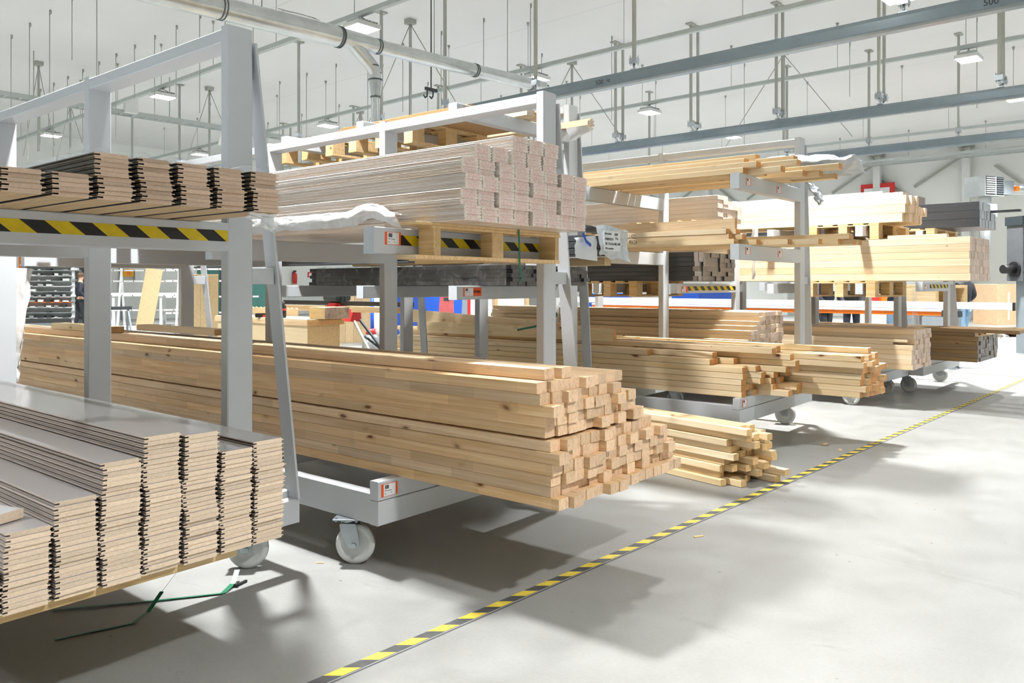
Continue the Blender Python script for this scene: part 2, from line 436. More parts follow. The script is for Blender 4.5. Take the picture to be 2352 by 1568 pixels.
def hazard_tape(parent, x0, x1, y, z, h=.05, period=.175, lean=-1, a='tapey', b='tapek'):
    """striped tape on the -y face"""
    mb = MB(); t = .0008; s = h*1.25; n = int((x1-x0)/period)+3
    mb.box(x0, x1, y-t, y, z, z+h, 1)
    for k in range(-2, n):
        a0 = x0 + k*period + .03; a1 = a0 + period*.5
        P = [(a0+(s if lean < 0 else 0), z), (a1+(s if lean < 0 else 0), z), (a1+(0 if lean < 0 else s), z+h), (a0+(0 if lean < 0 else s), z+h)]
        # clip to x0..x1
        def clip(P, val, keep):
            out = []
            for i in range(len(P)):
                p, q = P[i], P[(i+1) % len(P)]
                ip, iq = keep(p[0]), keep(q[0])
                if ip: out.append(p)
                if ip != iq:
                    tt = (val-p[0])/(q[0]-p[0]); out.append((val, p[1]+tt*(q[1]-p[1])))
            return out
        P = clip(P, x0, lambda x: x >= x0)
        if len(P) > 2: P = clip(P, x1, lambda x: x <= x1)
        if len(P) > 2: mb.prism(P, y-2*t, y-t, 0)
    o = mb.obj('hazard_tape', [M[a], M[b]], parent); o['label'] = 'yellow and black striped tape'
    return o

def make_trolley(name, fr, label, posts, vp, H, arms, bw=1.72, zb=.235, hb=.15, top=.45, braces=(0,), yaws=None, tape=(), stick=(), aw=.075, ah=.13, vcap=-.03, b0=0.0, cv=.02):
    root = empty(name, fr, 0, 0, 0, 0, label, 'trolley', 'steel cantilever trolleys standing in a row')
    rm, cm = M['rack'], M['cap']
    U1 = posts[-1] + .06
    # base
    for k, pu in enumerate(posts):
        mb = MB()
        mb.cbox(b0, bw, pu, pu+.062, zb, zb+.118, .003, axis='x')
        o = mb.obj('cross_beam', rm, root)
        m2 = MB(); m2.cbox(b0, vp+.13, pu+.001, pu+.061, zb+.121, top, .003, axis='x'); q = m2.obj('base_arm', rm, o)
        if k == 0:
            for (arm, sx, sz, side, txt) in stick:
                if arm == 'base': barcode_sticker(o, sx, pu, sz, side=side, text=txt)
    for v0 in (b0+.004, bw-.07):
        mb = MB()
        for i in range(len(posts)-1):
            mb.cbox(v0, v0+.065, posts[i]+.063, posts[i+1]-.001, zb, zb+hb, .003)
        mb.obj('side_beam', rm, root)
    # posts, rail
    for pu in posts:
        MB().cbox(vp, vp+.13, pu, pu+.06, top+.0005, H, .005, axis='z').obj('post', rm, root)
    mb = MB()
    for i in range(len(posts)-1):
        mb.cbox(vp+.003, vp+.127, posts[i]+.0605, posts[i+1]-.0005, H-.072, H-.012, .004)
    mb.obj('top_rail', rm, root)
    # arms
    for ai, (z1, ks) in enumerate(arms):
        for k in ks:
            pu = posts[k]; y0 = pu-.008
            mb = MB(); mb.cbox(vcap, vp-.0005, y0, y0+aw, z1-ah, z1, .004, axis='x')
            a = mb.obj('arm', rm, root)
            c = MB(); c.cbox(vcap-.004, vcap-.0002, y0-.001, y0+aw+.001, z1-ah-.001, z1+.001, .001, axis='x'); c.obj('end_cap', cm, a)
            if k == 0:
                for (arm, sx, sz, side, txt) in stick:
                    if arm == ai: barcode_sticker(a, sx, y0, sz, side=side, text=txt)
                for (arm, x0, x1, zc) in tape:
                    if arm == ai: hazard_tape(a, x0, x1, y0, zc-.025)
    # braces
    for k in braces:
        pu = posts[k]
        mb = MB(); p0 = Vector((vp+.138, pu+.03, H-.06)); p1 = Vector((bw-.012, pu+.03, zb+.118))
        d = (p1-p0).normalized()
        mb.bar(p0, p1, .012, .09, 0, up=(0,1,0))
        mb.obj('brace', rm, root)
        zt = 1.47; tt = (H-.06-zt)/(H-.06-zb-.118); xb = p0.x + (p1.x-p0.x)*tt
        MB().cbox(vp+.1305, xb-.008, pu+.005, pu+.055, zt-.06, zt+.02, .003, axis='x').obj('brace_tie', rm, root)
    yaws = yaws or [.5, .2, -.4, .9]
    for (v, u), yw in zip(((b0+cv, posts[0]+.25), (bw-.17, posts[0]+.25), (b0+cv, U1-.3), (bw-.17, U1-.3)), yaws):
        caster_parts(root, v, u, zb, yw)
    return root

T1 = make_trolley('timber_trolley', F1, 'grey steel trolley at front left, loaded with grey chipboard panels', [0,1.457,2.914,4.37], 1.33, 2.6,
    [(1.69,(0,1,2,3))], braces=(0,3), yaws=[.2,.75,-.4,.9], tape=((0,.0,1.325,1.63),))
T2 = make_trolley('timber_trolley', F2, 'white steel trolley at centre, carrying pink-ended boards above a big square timber stack', [0,1.455,2.903,4.35], 1.33, 2.6,
    [(1.69,(0,1,2,3))], braces=(0,3), yaws=[.62,.2,-.4,.9], tape=((0,.125,1.30,1.63),),
    stick=(('base',.02,.372,0,None),(0,.035,1.605,.0,None)))
T2b = make_trolley('timber_trolley', F2b, 'tall narrow steel trolley half hidden behind the central one, carrying black wrapped bars', [0,1.02,2.04], 1.36, 2.94,
    [(1.40,(0,1,2)),(2.71,(0,1,2))], bw=1.72, b0=.14, cv=.12, braces=(0,2), ah=.10, aw=.08, stick=((0,.035,1.325,.09,'ROSSA'),(1,.035,2.63,0,None)))
T3 = make_trolley('timber_trolley', F3, 'grey steel trolley right of centre with two labelled arms and rough pine timbers', [0,1.5,3.0], 1.426, 2.85,
    [(1.75,(0,1,2)),(2.345,(0,1,2))], bw=1.76, braces=(0,), stick=(('base',.05,.372,0,None),(0,.10,1.665,0,None),(0,.83,1.66,0,None),(1,.11,2.255,0,None),(1,.80,2.25,0,None)))
T3b = make_trolley('timber_trolley', F3b, 'steel trolley set back behind the pine trolley, striped arm under black bundles', [0,1.02,2.04], 1.52, 2.45,
    [(1.42,(0,1,2)),(2.09,(0,1,2))], bw=1.73, b0=.2, cv=.12, braces=(), ah=.11, aw=.08, tape=((0,.22,1.5,1.365),), stick=((0,.06,1.325,0.05,None),(1,.1,2.0,.02,None)))
T4 = make_trolley('timber_trolley', F4, 'steel trolley fourth along the aisle, under yellow and pale planed timbers', [0,1.044,2.09], 1.30, 2.25,
    [(1.42,(0,1,2)),(2.077,(0,1,2))], bw=1.70, b0=.22, braces=(0,), ah=.12, aw=.08, yaws=[.1,-.1,.4,.9], tape=((0,.30,1.28,1.365),), stick=((0,.06,1.33,0.03,None),(1,.08,1.99,.03,None)))
T5 = make_trolley('timber_trolley', F5, 'farthest steel trolley at right, under black wrapped slats and brown planks', [0,1.056,2.11], 1.22, 2.25,
    [(1.44,(0,1,2)),(2.095,(0,1,2))], bw=1.85, b0=.03, cv=.14, braces=(0,), ah=.12, aw=.08, yaws=[-.1,.1,.4,.9], tape=((0,.30,1.2,1.385),), stick=((0,.06,1.35,0,None),(1,.10,2.0,.02,None)))
# ------------------------------------------------------------------ stock on the trolleys
MESH = {}
def stick_mesh(w, h, L, m, c=.0025):
    k = (round(w,4), round(h,4), round(L,3), m)
    if k not in MESH:
        mb = MB(); mb.cbox(0, w, 0, L, 0, h, c); MESH[k] = mb.mesh('stick', M[m])
    return MESH[k]
def tg_mesh(w, h, L, m, tongue=.008, gr=.014, bevel=.003):
    """tongue and groove board"""
    k = ('tg', w, h, L, m, tongue)
    if k not in MESH:
        a, b = .36*h, .66*h
        p = [(bevel,0),(w,0),(w,a),(w+tongue,a+.06*h),(w+tongue,b-.06*h),(w,b),(w,h-bevel*.8),(w-bevel,h),(bevel,h),(0,h-bevel*.8),(0,b+.03*h),(gr,b+.03*h),(gr,a-.03*h),(0,a-.03*h),(0,bevel*.5)]
        mb = MB(); mb.prism(p, 0, L, 0); MESH[k] = mb.mesh('tongue_and_groove', M[m])
    return MESH[k]

def piece(name, me, fr, v, u, z, label, cat, group=None, yaw=0.0, roll=0.0):
    o = link(name, me); place(o, fr, v, u, z, yaw)
    if roll: o.rotation_euler = (roll, 0, fr.a+yaw)
    return tag(o, label, cat, group)

# front-left trolley, lower pile: columns of grey-faced chipboard panels (right to left)
rows = [24, 23, 28, 29, 25, 19, 15, 9]
PT = .0158
for c, n in enumerate(rows):
    v = 1.005 - c*.137
    for r in range(n):
        j = random.uniform(-.006,.006); pk = ((r//6 + c*2) % 3 - 1)*.0035
        piece('chipboard_plank', tg_mesh(.122, PT-.0006, 2.9, 'chip'), F1, v+pk+random.uniform(-.002,.002), -.72+j + (.04 if c > 4 else 0)*0, .4505+r*PT,
              f'grey-faced chipboard panel, {ORD[r+1]} from bottom, {ORD[c+1]} column from right, front trolley lower pile', 'panel', 'grey chipboard panels on the front trolley')
piece('support_plank', stick_mesh(.03,.03,1.0,'pallet'), F1, -.05, -.69, .4195, 'yellowish plank across the underside of the grey panel pile', 'plank', yaw=0)
bpy.data.objects['support_plank'].rotation_euler = (0,0,F1.a-PI/2); bpy.data.objects['support_plank'].location = F1.pt(-.05,-.66,.4195)
# loose wrapped panel lying across at far left
o = piece('loose_plank', stick_mesh(.16,.03,.9,'chip'), F1, .13, -.64, .690, 'loose film-wrapped panel lying askew on the grey panels at left edge', 'panel', yaw=.33)

# front-left trolley, upper pile
ucols = [(1.075,10),(.925,10),(.785,10),(.642,10),(.497,10),(.357,5),(.215,5),(.075,5)]
for c,(v,n) in enumerate(ucols):
    for r in range(n):
        piece('dark_plank', tg_mesh(.112, .0150, 4.4, 'chipdark', .012, .02), F1, v+((r//5)%2)*-.012+random.uniform(-.002,.002), -.60+random.uniform(-.006,.006), 1.6905+r*.0155,
              f'dark-faced panel, {ORD[r+1]} from bottom, {ORD[c+1]} column from right, front trolley upper arm', 'panel', 'dark wrapped panels on the front trolley arm')
piece('dark_plank', tg_mesh(.112,.015,3.2,'chipdark',.012,.02), F1, .19, -.35, 1.7685, 'dark panel lying askew on the two low columns of the upper arm', 'panel', 'dark wrapped panels on the front trolley arm', yaw=-.02)

def sheet(name, fn, nu, nv, m, label=None, cat=None, parent=None, thick=.0):
    """a crumpled sheet: fn(s, t) gives the point, s and t in 0..1"""
    mb = MB()
    vs = [fn(i/nu, j/nv) for j in range(nv+1) for i in range(nu+1)]
    mb.add(vs, [(j*(nu+1)+i, j*(nu+1)+i+1, (j+1)*(nu+1)+i+1, (j+1)*(nu+1)+i) for j in range(nv) for i in range(nu)], 0, True)
    o = mb.obj(name, m, parent)
    if thick:
        md = o.modifiers.new('thickness', 'SOLIDIFY'); md.thickness = thick
    return tag(o, label, cat)
rnd = random.Random(3)
W1 = [[rnd.uniform(-1,1) for _ in range(60)] for _ in range(60)]
def wob(i, j, a): return W1[int(i) % 60][int(j) % 60]*a

# film over the upper panel pile
def filmtop(s, t):
    u = -.61 + t*2.2; v = .48 + s*.72
    dip = -.012*max(0, math.cos((v-.56)/.143*2*PI))*(1-.2*t)
    return tuple(F1.pt(v, u, 1.860 + dip + wob(s*30, t*20, .004)))
sheet('plastic_film', filmtop, 30, 14, M['film'], 'clear film over the dark panels on the front trolley arm', 'film')
def filmtag(s, t):
    return tuple(F1.pt(1.06+s*.13+wob(t*5,s*5,.01), -.60+.03*t+wob(s*7,t*9,.012), 1.688-.055*t*(.4+s)+wob(s*9,t*4,.006)))
sheet('film_end', filmtag, 8, 8, M['whitefilm'], 'crumpled film end hanging under the right corner of the dark panels', 'film')
def filmdrape(s, t):
    z = 1.545 - t*.93
    w = .15*(1-t)**.7 + .075
    return tuple(F2.pt(-.13 + s*w*.8 - .0*t + wob(s*4,t*9,.012), 4.30+ .05*math.sin(s*9) + wob(t*11,s*6,.02) + s*.1, z))
sheet('plastic_sheet', filmdrape, 10, 16, M['whitefilm'], 'milky plastic sheet hanging from an arm at far left', 'film')

# central trolley, arm: white primed boards with red-stamped ends
PB = .0153
n_pack = 0
def pb(v, z, c, r, lab, u):
    piece('primed_board', tg_mesh(.124, PB-.0004, 5.1, 'primedboard', .007, .006, .004), F2, v, u, z, lab, 'board', 'pink-stamped white boards on the central trolley')
for c in range(8):
    v = .222 + c*.1335
    for r in range(20):
        pk = r//5; dv = (((pk*3+2) % 5)-2)*.006; du = (((pk*2+c) % 4)-1.5)*.007
        pb(v+dv+random.uniform(-.001,.001), 1.7185+r*PB, c, r, f'white board with pink-stamped end, {ORD[r+1]} from bottom, {ORD[c+1]} column from left', -.35+du+random.uniform(-.003,.003))
z0 = 1.7185+20*PB
for k, (v, n) in enumerate(((.312,5),(.448,5),(.592,10),(.728,10),(.865,10))):
    for r in range(n):
        pb(v+(r//5)*.006, z0+r*PB, k, r, f'white pink-stamped board of the upper tier, {ORD[r+1]} from bottom, {ORD[k+1]} column from left', -.345+(0 if n == 5 else -.01*(r//5))+random.uniform(-.003,.003))
'''
for k, z in enumerate((1.797,1.873,1.95,2.02)):
    def fs(s, t, z=z, k=k): return tuple(F2.pt(.213+wob(s*40,k*7+t*3,.004)-.003, -.35+s*2.6, z-.035+t*.045+wob(s*31+3,t*5+k,.004)))
    sheet('pack_film', fs, 46, 3, M['film'], f'shiny film strip on the left side of the pink boards, {ORD[k+1]} pack from bottom', 'film')
'''
# white wrapped mouldings lying left of the arm cap
for k in range(3):
    piece('wrapped_moulding', stick_mesh(.1,.022,4.2,'primed'), F2, .06, .02+.01*k, 1.6905+k*.0235, f'white moulding in film left of the pink boards, {ORD[k+1]} from bottom', 'moulding', 'white mouldings beside the pink boards')
def wend(s, t):
    P = [(.045,1.70),(.042,1.745),(.055,1.778),(.11,1.785),(.172,1.78)]
    i = min(3, int(s*4)); f = s*4-i
    v = P[i][0]*(1-f)+P[i+1][0]*f; z = P[i][1]*(1-f)+P[i+1][1]*f
    sag = max(0, t-.9)*.25
    return tuple(F2.pt(v+wob(s*13,t*25,.004), 1.3-(1.42-.14*s)*t, z-sag+abs(wob(s*9,t*31,.010))+(.03*math.sin((t-.75)/.2*PI) if .75 < t < .95 else 0)))
sheet('moulding_film', wend, 16, 34, M['whitefilm'], 'white crumpled film around the mouldings on the central arm', 'film')

def make_pallet(name, fr, v, u, z, label, L=1.2, D=.8, yaw=0.0, bh=.077, bl=.14):
    root = empty(name, fr, v, u, z, yaw, label, 'pallet', None)
    for y0 in (0, D/2-.05, D-.1):
        MB().cbox(0, L, y0, y0+.1, 0, .021, .002, axis='x').obj('bottom_board', M['pallet'], root)
    for x0 in (0, L/2-bl/2, L-bl):
        for y0 in ((0, D/2-.05, D-.1) if D < 1 else (0, D/2-.05, D-.14)):
            MB().cbox(x0, x0+bl, y0, y0+.13 if D > 1 else y0+.1, .0215, .0215+bh, .003, axis='z').obj('block', M['pallet'], root)
    for x0 in (0, L/2-bl/2, L-bl):
        MB().cbox(x0, x0+bl, 0, D, .022+bh, .0345+bh, .002).obj('stringer_board', M['pallet'], root)
    n = 5
    for i in range(n):
        y0 = i*(D-.11)/(n-1)
        MB().cbox(0, L, y0, y0+.11, .035+bh, .0505+bh, .002, axis='x').obj('deck_board', M['pallet'], root)
    return root
pr = empty('pallet', F2, .235, -.152, 1.5335, 0, 'pallet runner strapped under the pink boards in front of the striped arm', 'pallet')
MB().cbox(-.13, 1.05, 0, .135, 0, .021, .002, axis='x').obj('bottom_board', M['pallet'], pr)
for x0, x1, y1 in ((0,.048,.118),(.44,.535,.09),(1.015,1.05,.13)):
    MB().cbox(x0, x1, .004, y1, .0215, .155, .003, axis='z').obj('block', M['pallet'], pr)
MB().cbox(-.02, 1.06, 0, .10, .1555, .1695, .002, axis='x').obj('deck_board', M['pallet'], pr)
MB().cbox(-.13, 1.05, .0, .135, .170, .1845, .002, axis='x').obj('deck_board', M['pallet'], pr)
def strap_pts(fr, P): return [fr.pt(*p) for p in P]
def strap(name, P, w, label, m='strap', up=(0,0,1)):
    mb = MB()
    for a, b in zip(P[:-1], P[1:]): mb.bar(a, b, w, .0012, 0, up)
    return tag(mb.obj(name, M[m]), label, 'strap')
strap('packing_strap', strap_pts(F2, [(.89,-.158,1.716),(.892,-.16,1.60),(.89,-.165,1.51),(.905,-.17,1.45),(.895,-.165,1.42)]), .014, 'green strap hanging in front of the pallet on the central trolley', up=(.77,-.63,0))

# central trolley, base: square finger-jointed timbers
CW, CH = .0725, .0487
def t_stack(layers):
    for r, (v0, v1, uo) in enumerate(layers):
        n = int(round((v1-v0)/CW)); z = .4505 + r*CH + (.012 if r > 5 else 0)
        for c in range(n):
            L = 6.2 + random.uniform(-.1,.1)
            du = random.choice((0,0,.003,.006,-.005,.016,-.022,.012,-.03))*1.0 + random.uniform(-.004,.004)
            piece('square_timber', stick_mesh(CW-.0012, CH-.0006, round(L,1), 'pinefj'), F2, v0+c*CW+(random.uniform(-.011,.0003) if c == 0 else 0), uo+du, z,
               f'square pine timber in the big central stack, {ORD[r+1]} layer from bottom, {ORD[c+1]} from left', 'timber', 'square timbers in the big central stack', yaw=.008)
t_stack([(.155,1.25,-.975),(.155,1.25,-.93),(.152,1.24,-.95),(.15,1.20,-.955),(.15,1.08,-.95),(.145,1.03,-.945),
         (.135,.93,-.93),(.12,.86,-.94),(.10,.83,-.95),(.085,.70,-.935),(.08,.70,-.93)])
zt = .4505+11*CH+.013
for k,(v,u) in enumerate(((.06,-.98),(.20,-1.0))):
    pass
piece('square_timber', stick_mesh(CW,CH,6.2,'pinefj'), F2, .145, -.90, zt, 'lone square timber on top of the central stack, nearest its left edge', 'timber', 'square timbers in the big central stack', yaw=.012)
piece('square_timber', stick_mesh(CW,CH,6.0,'pinefj'), F2, .245, -.92, zt, 'lone square timber on top of the central stack, second from its left edge', 'timber', 'square timbers in the big central stack', yaw=.011)
for k,(v,h) in enumerate(((.38,.02),(.47,.02),(.56,.022))):
    piece('thin_batten', stick_mesh(.06,h,5.2,'brown' if k else 'pinefj'), F2, v, -.35+.1*k, zt, f'thin brownish batten lying on the central stack, {ORD[k+1]} from left', 'batten', 'thin battens on the central stack', yaw=.003)
for k,(v,u,L) in enumerate(((.10,3.1,1.0),(.42,2.2,1.1))):
    piece('offcut', stick_mesh(.11,.045,L,'batten'), F2, v, u, zt+.051, ('short offcut on the far left end of the central stack','short offcut on the central stack between the left posts')[k], 'offcut', yaw=.02)

# loose battens on the floor right of the big stack
FG = Fr(1.49, 5.57, 38.8+0)
bl = []
for r, n in enumerate((6,6,6,6,5,5,5,4,3)):
    for c in range(n):
        bl.append((r, c, n))
for r, c, n in bl:
    w = .062; v = c*.078 + (.02 if r % 2 else -.01) + random.uniform(-.008,.008)
    u = random.uniform(-.10,.16) + (-.13 if r > 4 else 0) + (.1 if c == 0 and r < 2 else 0) + (-.10 if c >= n-1 else 0)
    me = stick_mesh(w, .045, 4.2, 'batten')
    piece('floor_batten', me, FG, v, u, .002+r*.0475, f'pale batten in the loose floor heap, {ORD[r+1]} layer from floor, {ORD[c+1]} from left', 'batten', 'loose battens on the floor beside the central stack', yaw=random.uniform(-.0012,.0012))

# rear narrow trolley: black wrapped bars
for r in range(5):
    for c in range(11):
        w = .088; du = random.uniform(-.01,.02)
        piece('black_bar', stick_mesh(w-.002, .0295, 2.35+.1*(c//3), 'barblack'), F2b, .22+c*w + (.03 if r % 2 else 0), -.30+du, 1.4008+r*.030, f'black bar on the narrow trolley, {ORD[r+1]} layer from bottom, {ORD[c+1]} from left', 'bar', 'black bars on the narrow trolley')
def filmb(s, t):
    k = min(1, t/.3); h = max(0, (t-.3)/.7)
    return tuple(F2b.pt(.204 + h*1.04 + wob(s*50,t*7,.003), -.27+s*2.2, 1.403+.154*k+abs(wob(s*50,t*7,.004))))
sheet('wrap_film', filmb, 50, 10, M['film'], 'clear stretch film wound around the black bars on the narrow trolley', 'film')
for k,(v,u,L,z,y,x) in enumerate(((.24,-.02,1.5,1.562,0,'notched timber block lying on the black bars'),(.95,-.62,.33,1.552,-.0,'round-ended timber block under the grey bag'))):
    piece('timber_block', stick_mesh(.09,.062,L,'pallet',.006), F2b, v, u, z+.002, x, 'block', yaw=y)
for k,(v,z,L) in enumerate(((.02,1.572,3.2),(.06,1.60,3.0),(.14,1.585,3.1))):
    piece('black_profile', stick_mesh(.07,.018,L,'barblack'), F2b, v, .55+.1*k, z, f'thin black strip above the bars on the narrow trolley, {ORD[k+1]} of three', 'strip', 'black strips on the narrow trolley')
# grey bag with printed delivery label
bag = empty('wrapped_bag', F2b, .0, 0, 0, 0, 'pale grey plastic bag with printed label and blue tape at a bundle end', 'bag')
BT = .05
def bagf(s, t):
    v = .70 + .52*s; u = -.70 - .04*math.sin(s*4+t*2); z = 1.83 - .23*t + .012*math.sin(s*9) - (.03*(s-.75)*4 if s > .75 and t > .6 else 0) + .02*(1-s)
    return (v, u + wob(s*9, t*8, .008), z - (.03*(1-t)*(abs(s-.45))))
b = sheet('bag_skin', bagf, 16, 10, M['foil'], parent=None); b.parent = bag
for k in ('label','category'):
    if k in b: del b[k]
def bagt(s, t): return (.72+.46*s, -.70+.30*t, 1.825 + .02*math.sin(t*PI) + wob(s*8,t*9,.006) - .02*(s-.4))
b = sheet('bag_top', bagt, 10, 6, M['foil']); b.parent = bag
def bagl(s, t): return (.50+.22*s, -.66-.04*s+wob(s*6,t*7,.01), 1.60+.19*t*(.75+.25*s)-.02*s)
b = sheet('bag_corner', bagl, 8, 8, M['white']); b.parent = bag
FX = Matrix.Rotation(PI/2, 4, 'X')
def btxt(x, z, s, txt): text_mesh('label_text', txt, s, M['ink'], bag, Matrix.Translation((x, -.757, z)) @ FX)
pl = MB().box(.735,.955,-.7545,-.752,1.655,1.805,0).obj('delivery_label', M['paper'], bag)
btxt(1.075,1.762,.046,'11025'); btxt(1.075,1.718,.046,'4862A')
btxt(.745,1.775,.022,'Ehrenholt'); btxt(.745,1.735,.024,'P3203/KD5'); btxt(.75,1.70,.026,'SK 17x15x100, INF'); btxt(.75,1.668,.018,'90% tammihirsi'); btxt(.875,1.77,.028,'RW'); btxt(.885,1.745,.018,'16 kg')
MB().bar((.53,-.71,1.775),(.57,-.712,1.715),.022,.002,0,up=(0,1,0)).bar((.565,-.712,1.72),(.625,-.714,1.69),.024,.002,0,up=(0,1,0)).obj('blue_tape', M['blue'], bag)
# bundle inside the bag
for r in range(3):
    for c in range(4):
        piece('black_bar', stick_mesh(.10,.045,2.6,'barblack'), F2b, .72+c*.115, -.60, 1.632+r*.05, f'dark bar inside the grey bag, {ORD[r+1]} layer from bottom, {ORD[c+1]} from left', 'bar', 'dark bars inside the grey bag')

# top arms of the narrow trolley: sheets on pallets
for k,(u,yw) in enumerate(((.78,0),(1.80,0.0))):
    make_pallet('pallet', F2b, .28, u, 2.5550, ('pallet under brown sheets on the top arm of the narrow trolley','pallet farther along the top arm of the narrow trolley')[k], .92, .8, bh=.1345)
for k in range(6):
    piece('brown_sheet', stick_mesh(.92,.006,1.5,'sheetm'), F2b, .28, .22-(.05 if k > 3 else 0), 2.7410+.0066*k, f'thin brown sheet on the top arm of the narrow trolley, {ORD[k+1]} from bottom', 'sheet', 'brown sheets on the top arm')
def mould(name, fr, v, u, z, w, h, L, lab):
    p = [(0,0),(w,0),(w,h*.3),(w*.82,h*.3),(w*.82,h*.55),(w*.95,h*.55),(w*.95,h*.75),(w*.7,h*.75),(w*.7,h),(w*.45,h),(w*.45,h*.8),(w*.25,h*.8),(w*.25,h*.6),(0,h*.6)]
    mb = MB(); mb.prism(p, 0, L); o = mb.obj(name, M['yellow'], None); place(o, fr, v, u, z); tag(o, lab, 'moulding'); return o
mould('stepped_moulding', F2b, 1.24, -.27, 2.7115, .10, .06, 2.4, 'stepped wooden moulding poking out at the top of the narrow trolley')
mould('stepped_moulding', F2b, .62, -.13, 2.7115, .10, .06, .26, 'stepped moulding end on the brown sheets behind the central post')
piece('offcut', stick_mesh(.09,.045,.25,'pine'), F2b, .74, -.1, 2.7115, 'short pine offcut on the brown sheets behind the central post', 'offcut')
def mf(s, t): return tuple(F2b.pt(1.20+.13*s+wob(s*5,t*6,.01), -.28+.20*t+wob(t*8,s*4,.02), 2.700-.10*math.sin(s*PI)*(.4+.6*t)))
sheet('hanging_film', mf, 10, 8, M['whitefilm'], 'clear plastic drooping below the stepped moulding at top', 'film')
def ff(s, t): return tuple(F2b.pt(-.12+.1*s, 2.95+.05*t, 2.83-.1*t+wob(s*9,t*5,.01)))
sheet('film_scrap', ff, 5, 5, M['whitefilm'], 'scrap of white film by the far pallet on the narrow trolley', 'film')

# rough pine trolley: base pile
pp = []
random.seed(21)
def pine(v, z, u, w, h, L, what, yaw=0.0, m='pineor'):
    piece('pine_timber', stick_mesh(w, h, L, m, .003), F3, v, u, z, what, 'timber', 'rough pine timbers on the base of the pine trolley', yaw)
lay = [.4505,.500,.552,.604,.656,.708,.760,.812]
for r in range(8):
    cols = [.06,.16,.26,.36,.47,.57,.67,.78,.88,.98,1.08,1.19] if r < 5 else ([.06,.17,.28,.40,.60,.78,.90,1.05] if r < 7 else [.30,.55,.86])
    for c, v in enumerate(cols):
        if v < .30: un = .05 + random.uniform(-.06,.06) - .10*(v > .2)
        elif v < .60: un = -.24 + random.uniform(-.10,.16)
        else: un = -.82 + random.uniform(-.03,.05) + (.28 if (r == 3 and c == 7) else 0)
        if r >= 5 and v < .3: un += .25 + random.uniform(0,1.2)*(r > 5)
        pine(v+random.uniform(-.002,.002), lay[r], un, .095, .0495, 4.25 - un + v*.9 + random.uniform(-.15,.15), f'rough pine timber on the pine trolley base, {ORD[r+1]} layer from bottom, {ORD[c+1]} from left', 0)
piece('pine_timber', stick_mesh(.045,.12,2.6,'pineor',.003), F3, .10, 1.3, .8625, 'pine plank on edge along the far part of the rough pine pile', 'timber', yaw=.03)
piece('pine_timber', stick_mesh(.045,.145,2.3,'pineor',.003), F3, .20, 1.9, .868, 'tilted wide pine plank rising at the far end of the rough pine pile', 'timber', yaw=.02, roll=.045)
for k in range(7):
    piece('splinter_strip', stick_mesh(.02,.008,.9,'pale'), F3, .08+.07*k, .3+.2*k, .812+.0505 if k in (2,) else .866, f'thin splintered strip across the rough pine pile, {ORD[k+1]} from left', 'strip', 'splinters on the rough pine pile', yaw=.25*(k%2)-.1) if k < 1 else None
# upper arm
random.seed(5)
ulist = [(.02,0,-.02,4.2),(.13,0,-.30,4.6),(.24,0,-.10,4.4),(.35,0,.10,4.4),(.50,0,-.35,4.4),(.62,0,-.45,4.4),(.74,0,-.15,4.4),(.86,0,-.5,4.4),
         (.06,1,-.12,4.6),(.17,1,-.42,4.6),(.60,1,-.62,4.4),(.14,2,.02,4.6),(.26,2,-.36,4.2)]
for k,(v,l,u,L) in enumerate(ulist):
    piece('pine_timber', stick_mesh(.098,.0475,L,'pineor',.003), F3, v, u, 2.3455+l*.048, f'pine timber on the upper pine trolley arm, {ORD[l+1]} layer, {ORD[k+1]} listed from left', 'timber', 'pine timbers on the upper arm', yaw=random.uniform(-.0008,.0008))
for k,(v,u,L) in enumerate(((.13,.1,4.2),(.42,.3,4.0),(.28,-.02,4.2))):
    piece('pine_timber', stick_mesh(.098,.0475,L,'pineor',.003), F3, v, u, 2.3455+.048*3+.0005, f'pine timber crowning the upper arm load of the pine trolley', 'timber', 'pine timbers on the upper arm') if k == 2 else None
# silver tarp on the upper arm
def tarp(s, t):
    v = .66+.44*t; u = .35-1.05*s
    z = 2.48 + .10*math.sin(min(1,t*1.3)*PI)*(.5+.5*math.sin(min(1,s*1.2)*PI)) + wob(s*12,t*9,.016)
    if t > .72: z -= (t-.72)*.30
    return tuple(F3.pt(v, u, z))
sheet('silver_tarp', tarp, 22, 14, M['foil'], 'crumpled silver tarp over the boards on the upper pine trolley arm', 'tarp', thick=.002)
def tarp2(s, t):
    return tuple(F3.pt(1.0+.22*s+wob(t*6,s*6,.02), -.20-.10*t+wob(s*7,t*8,.02), 2.352-.22*t*(1-.5*abs(s-.4))))
sheet('tarp_corner', tarp2, 8, 8, M['foil'], 'twisted silver tarp corner hanging beside the pine trolley post', 'tarp', thick=.002)
# middle arm
mlist = [(.02,0,.06,3.4),(.12,0,.10,3.6),(.23,0,-.05,3.8),(.34,0,-.28,3.8),(.45,0,-.50,4.0),(.58,0,-.62,4.0),(.70,0,-.7,4.2),(.82,0,-.72,4.2),
         (.05,1,.12,3.6),(.16,1,.05,3.6),(.62,1,-.70,4.0),(.74,1,-.66,4.0),(.04,2,.14,3.4),(.15,2,.10,3.5)]
for k,(v,l,u,L) in enumerate(mlist):
    piece('pine_timber', stick_mesh(.096,.0455,L,'pineor',.003), F3, v, u, 1.7505+l*.046, f'pine timber on the lower pine trolley arm, {ORD[l+1]} layer, {ORD[k+1]} listed from left', 'timber', 'pine timbers on the lower arm', yaw=random.uniform(-.0008,.0008))
piece('pine_timber', stick_mesh(.045,.095,3.4,'pine',.003), F3, .20, .13, 1.7505+.0465*3, 'pine timber on edge crowning the lower arm of the pine trolley', 'timber')
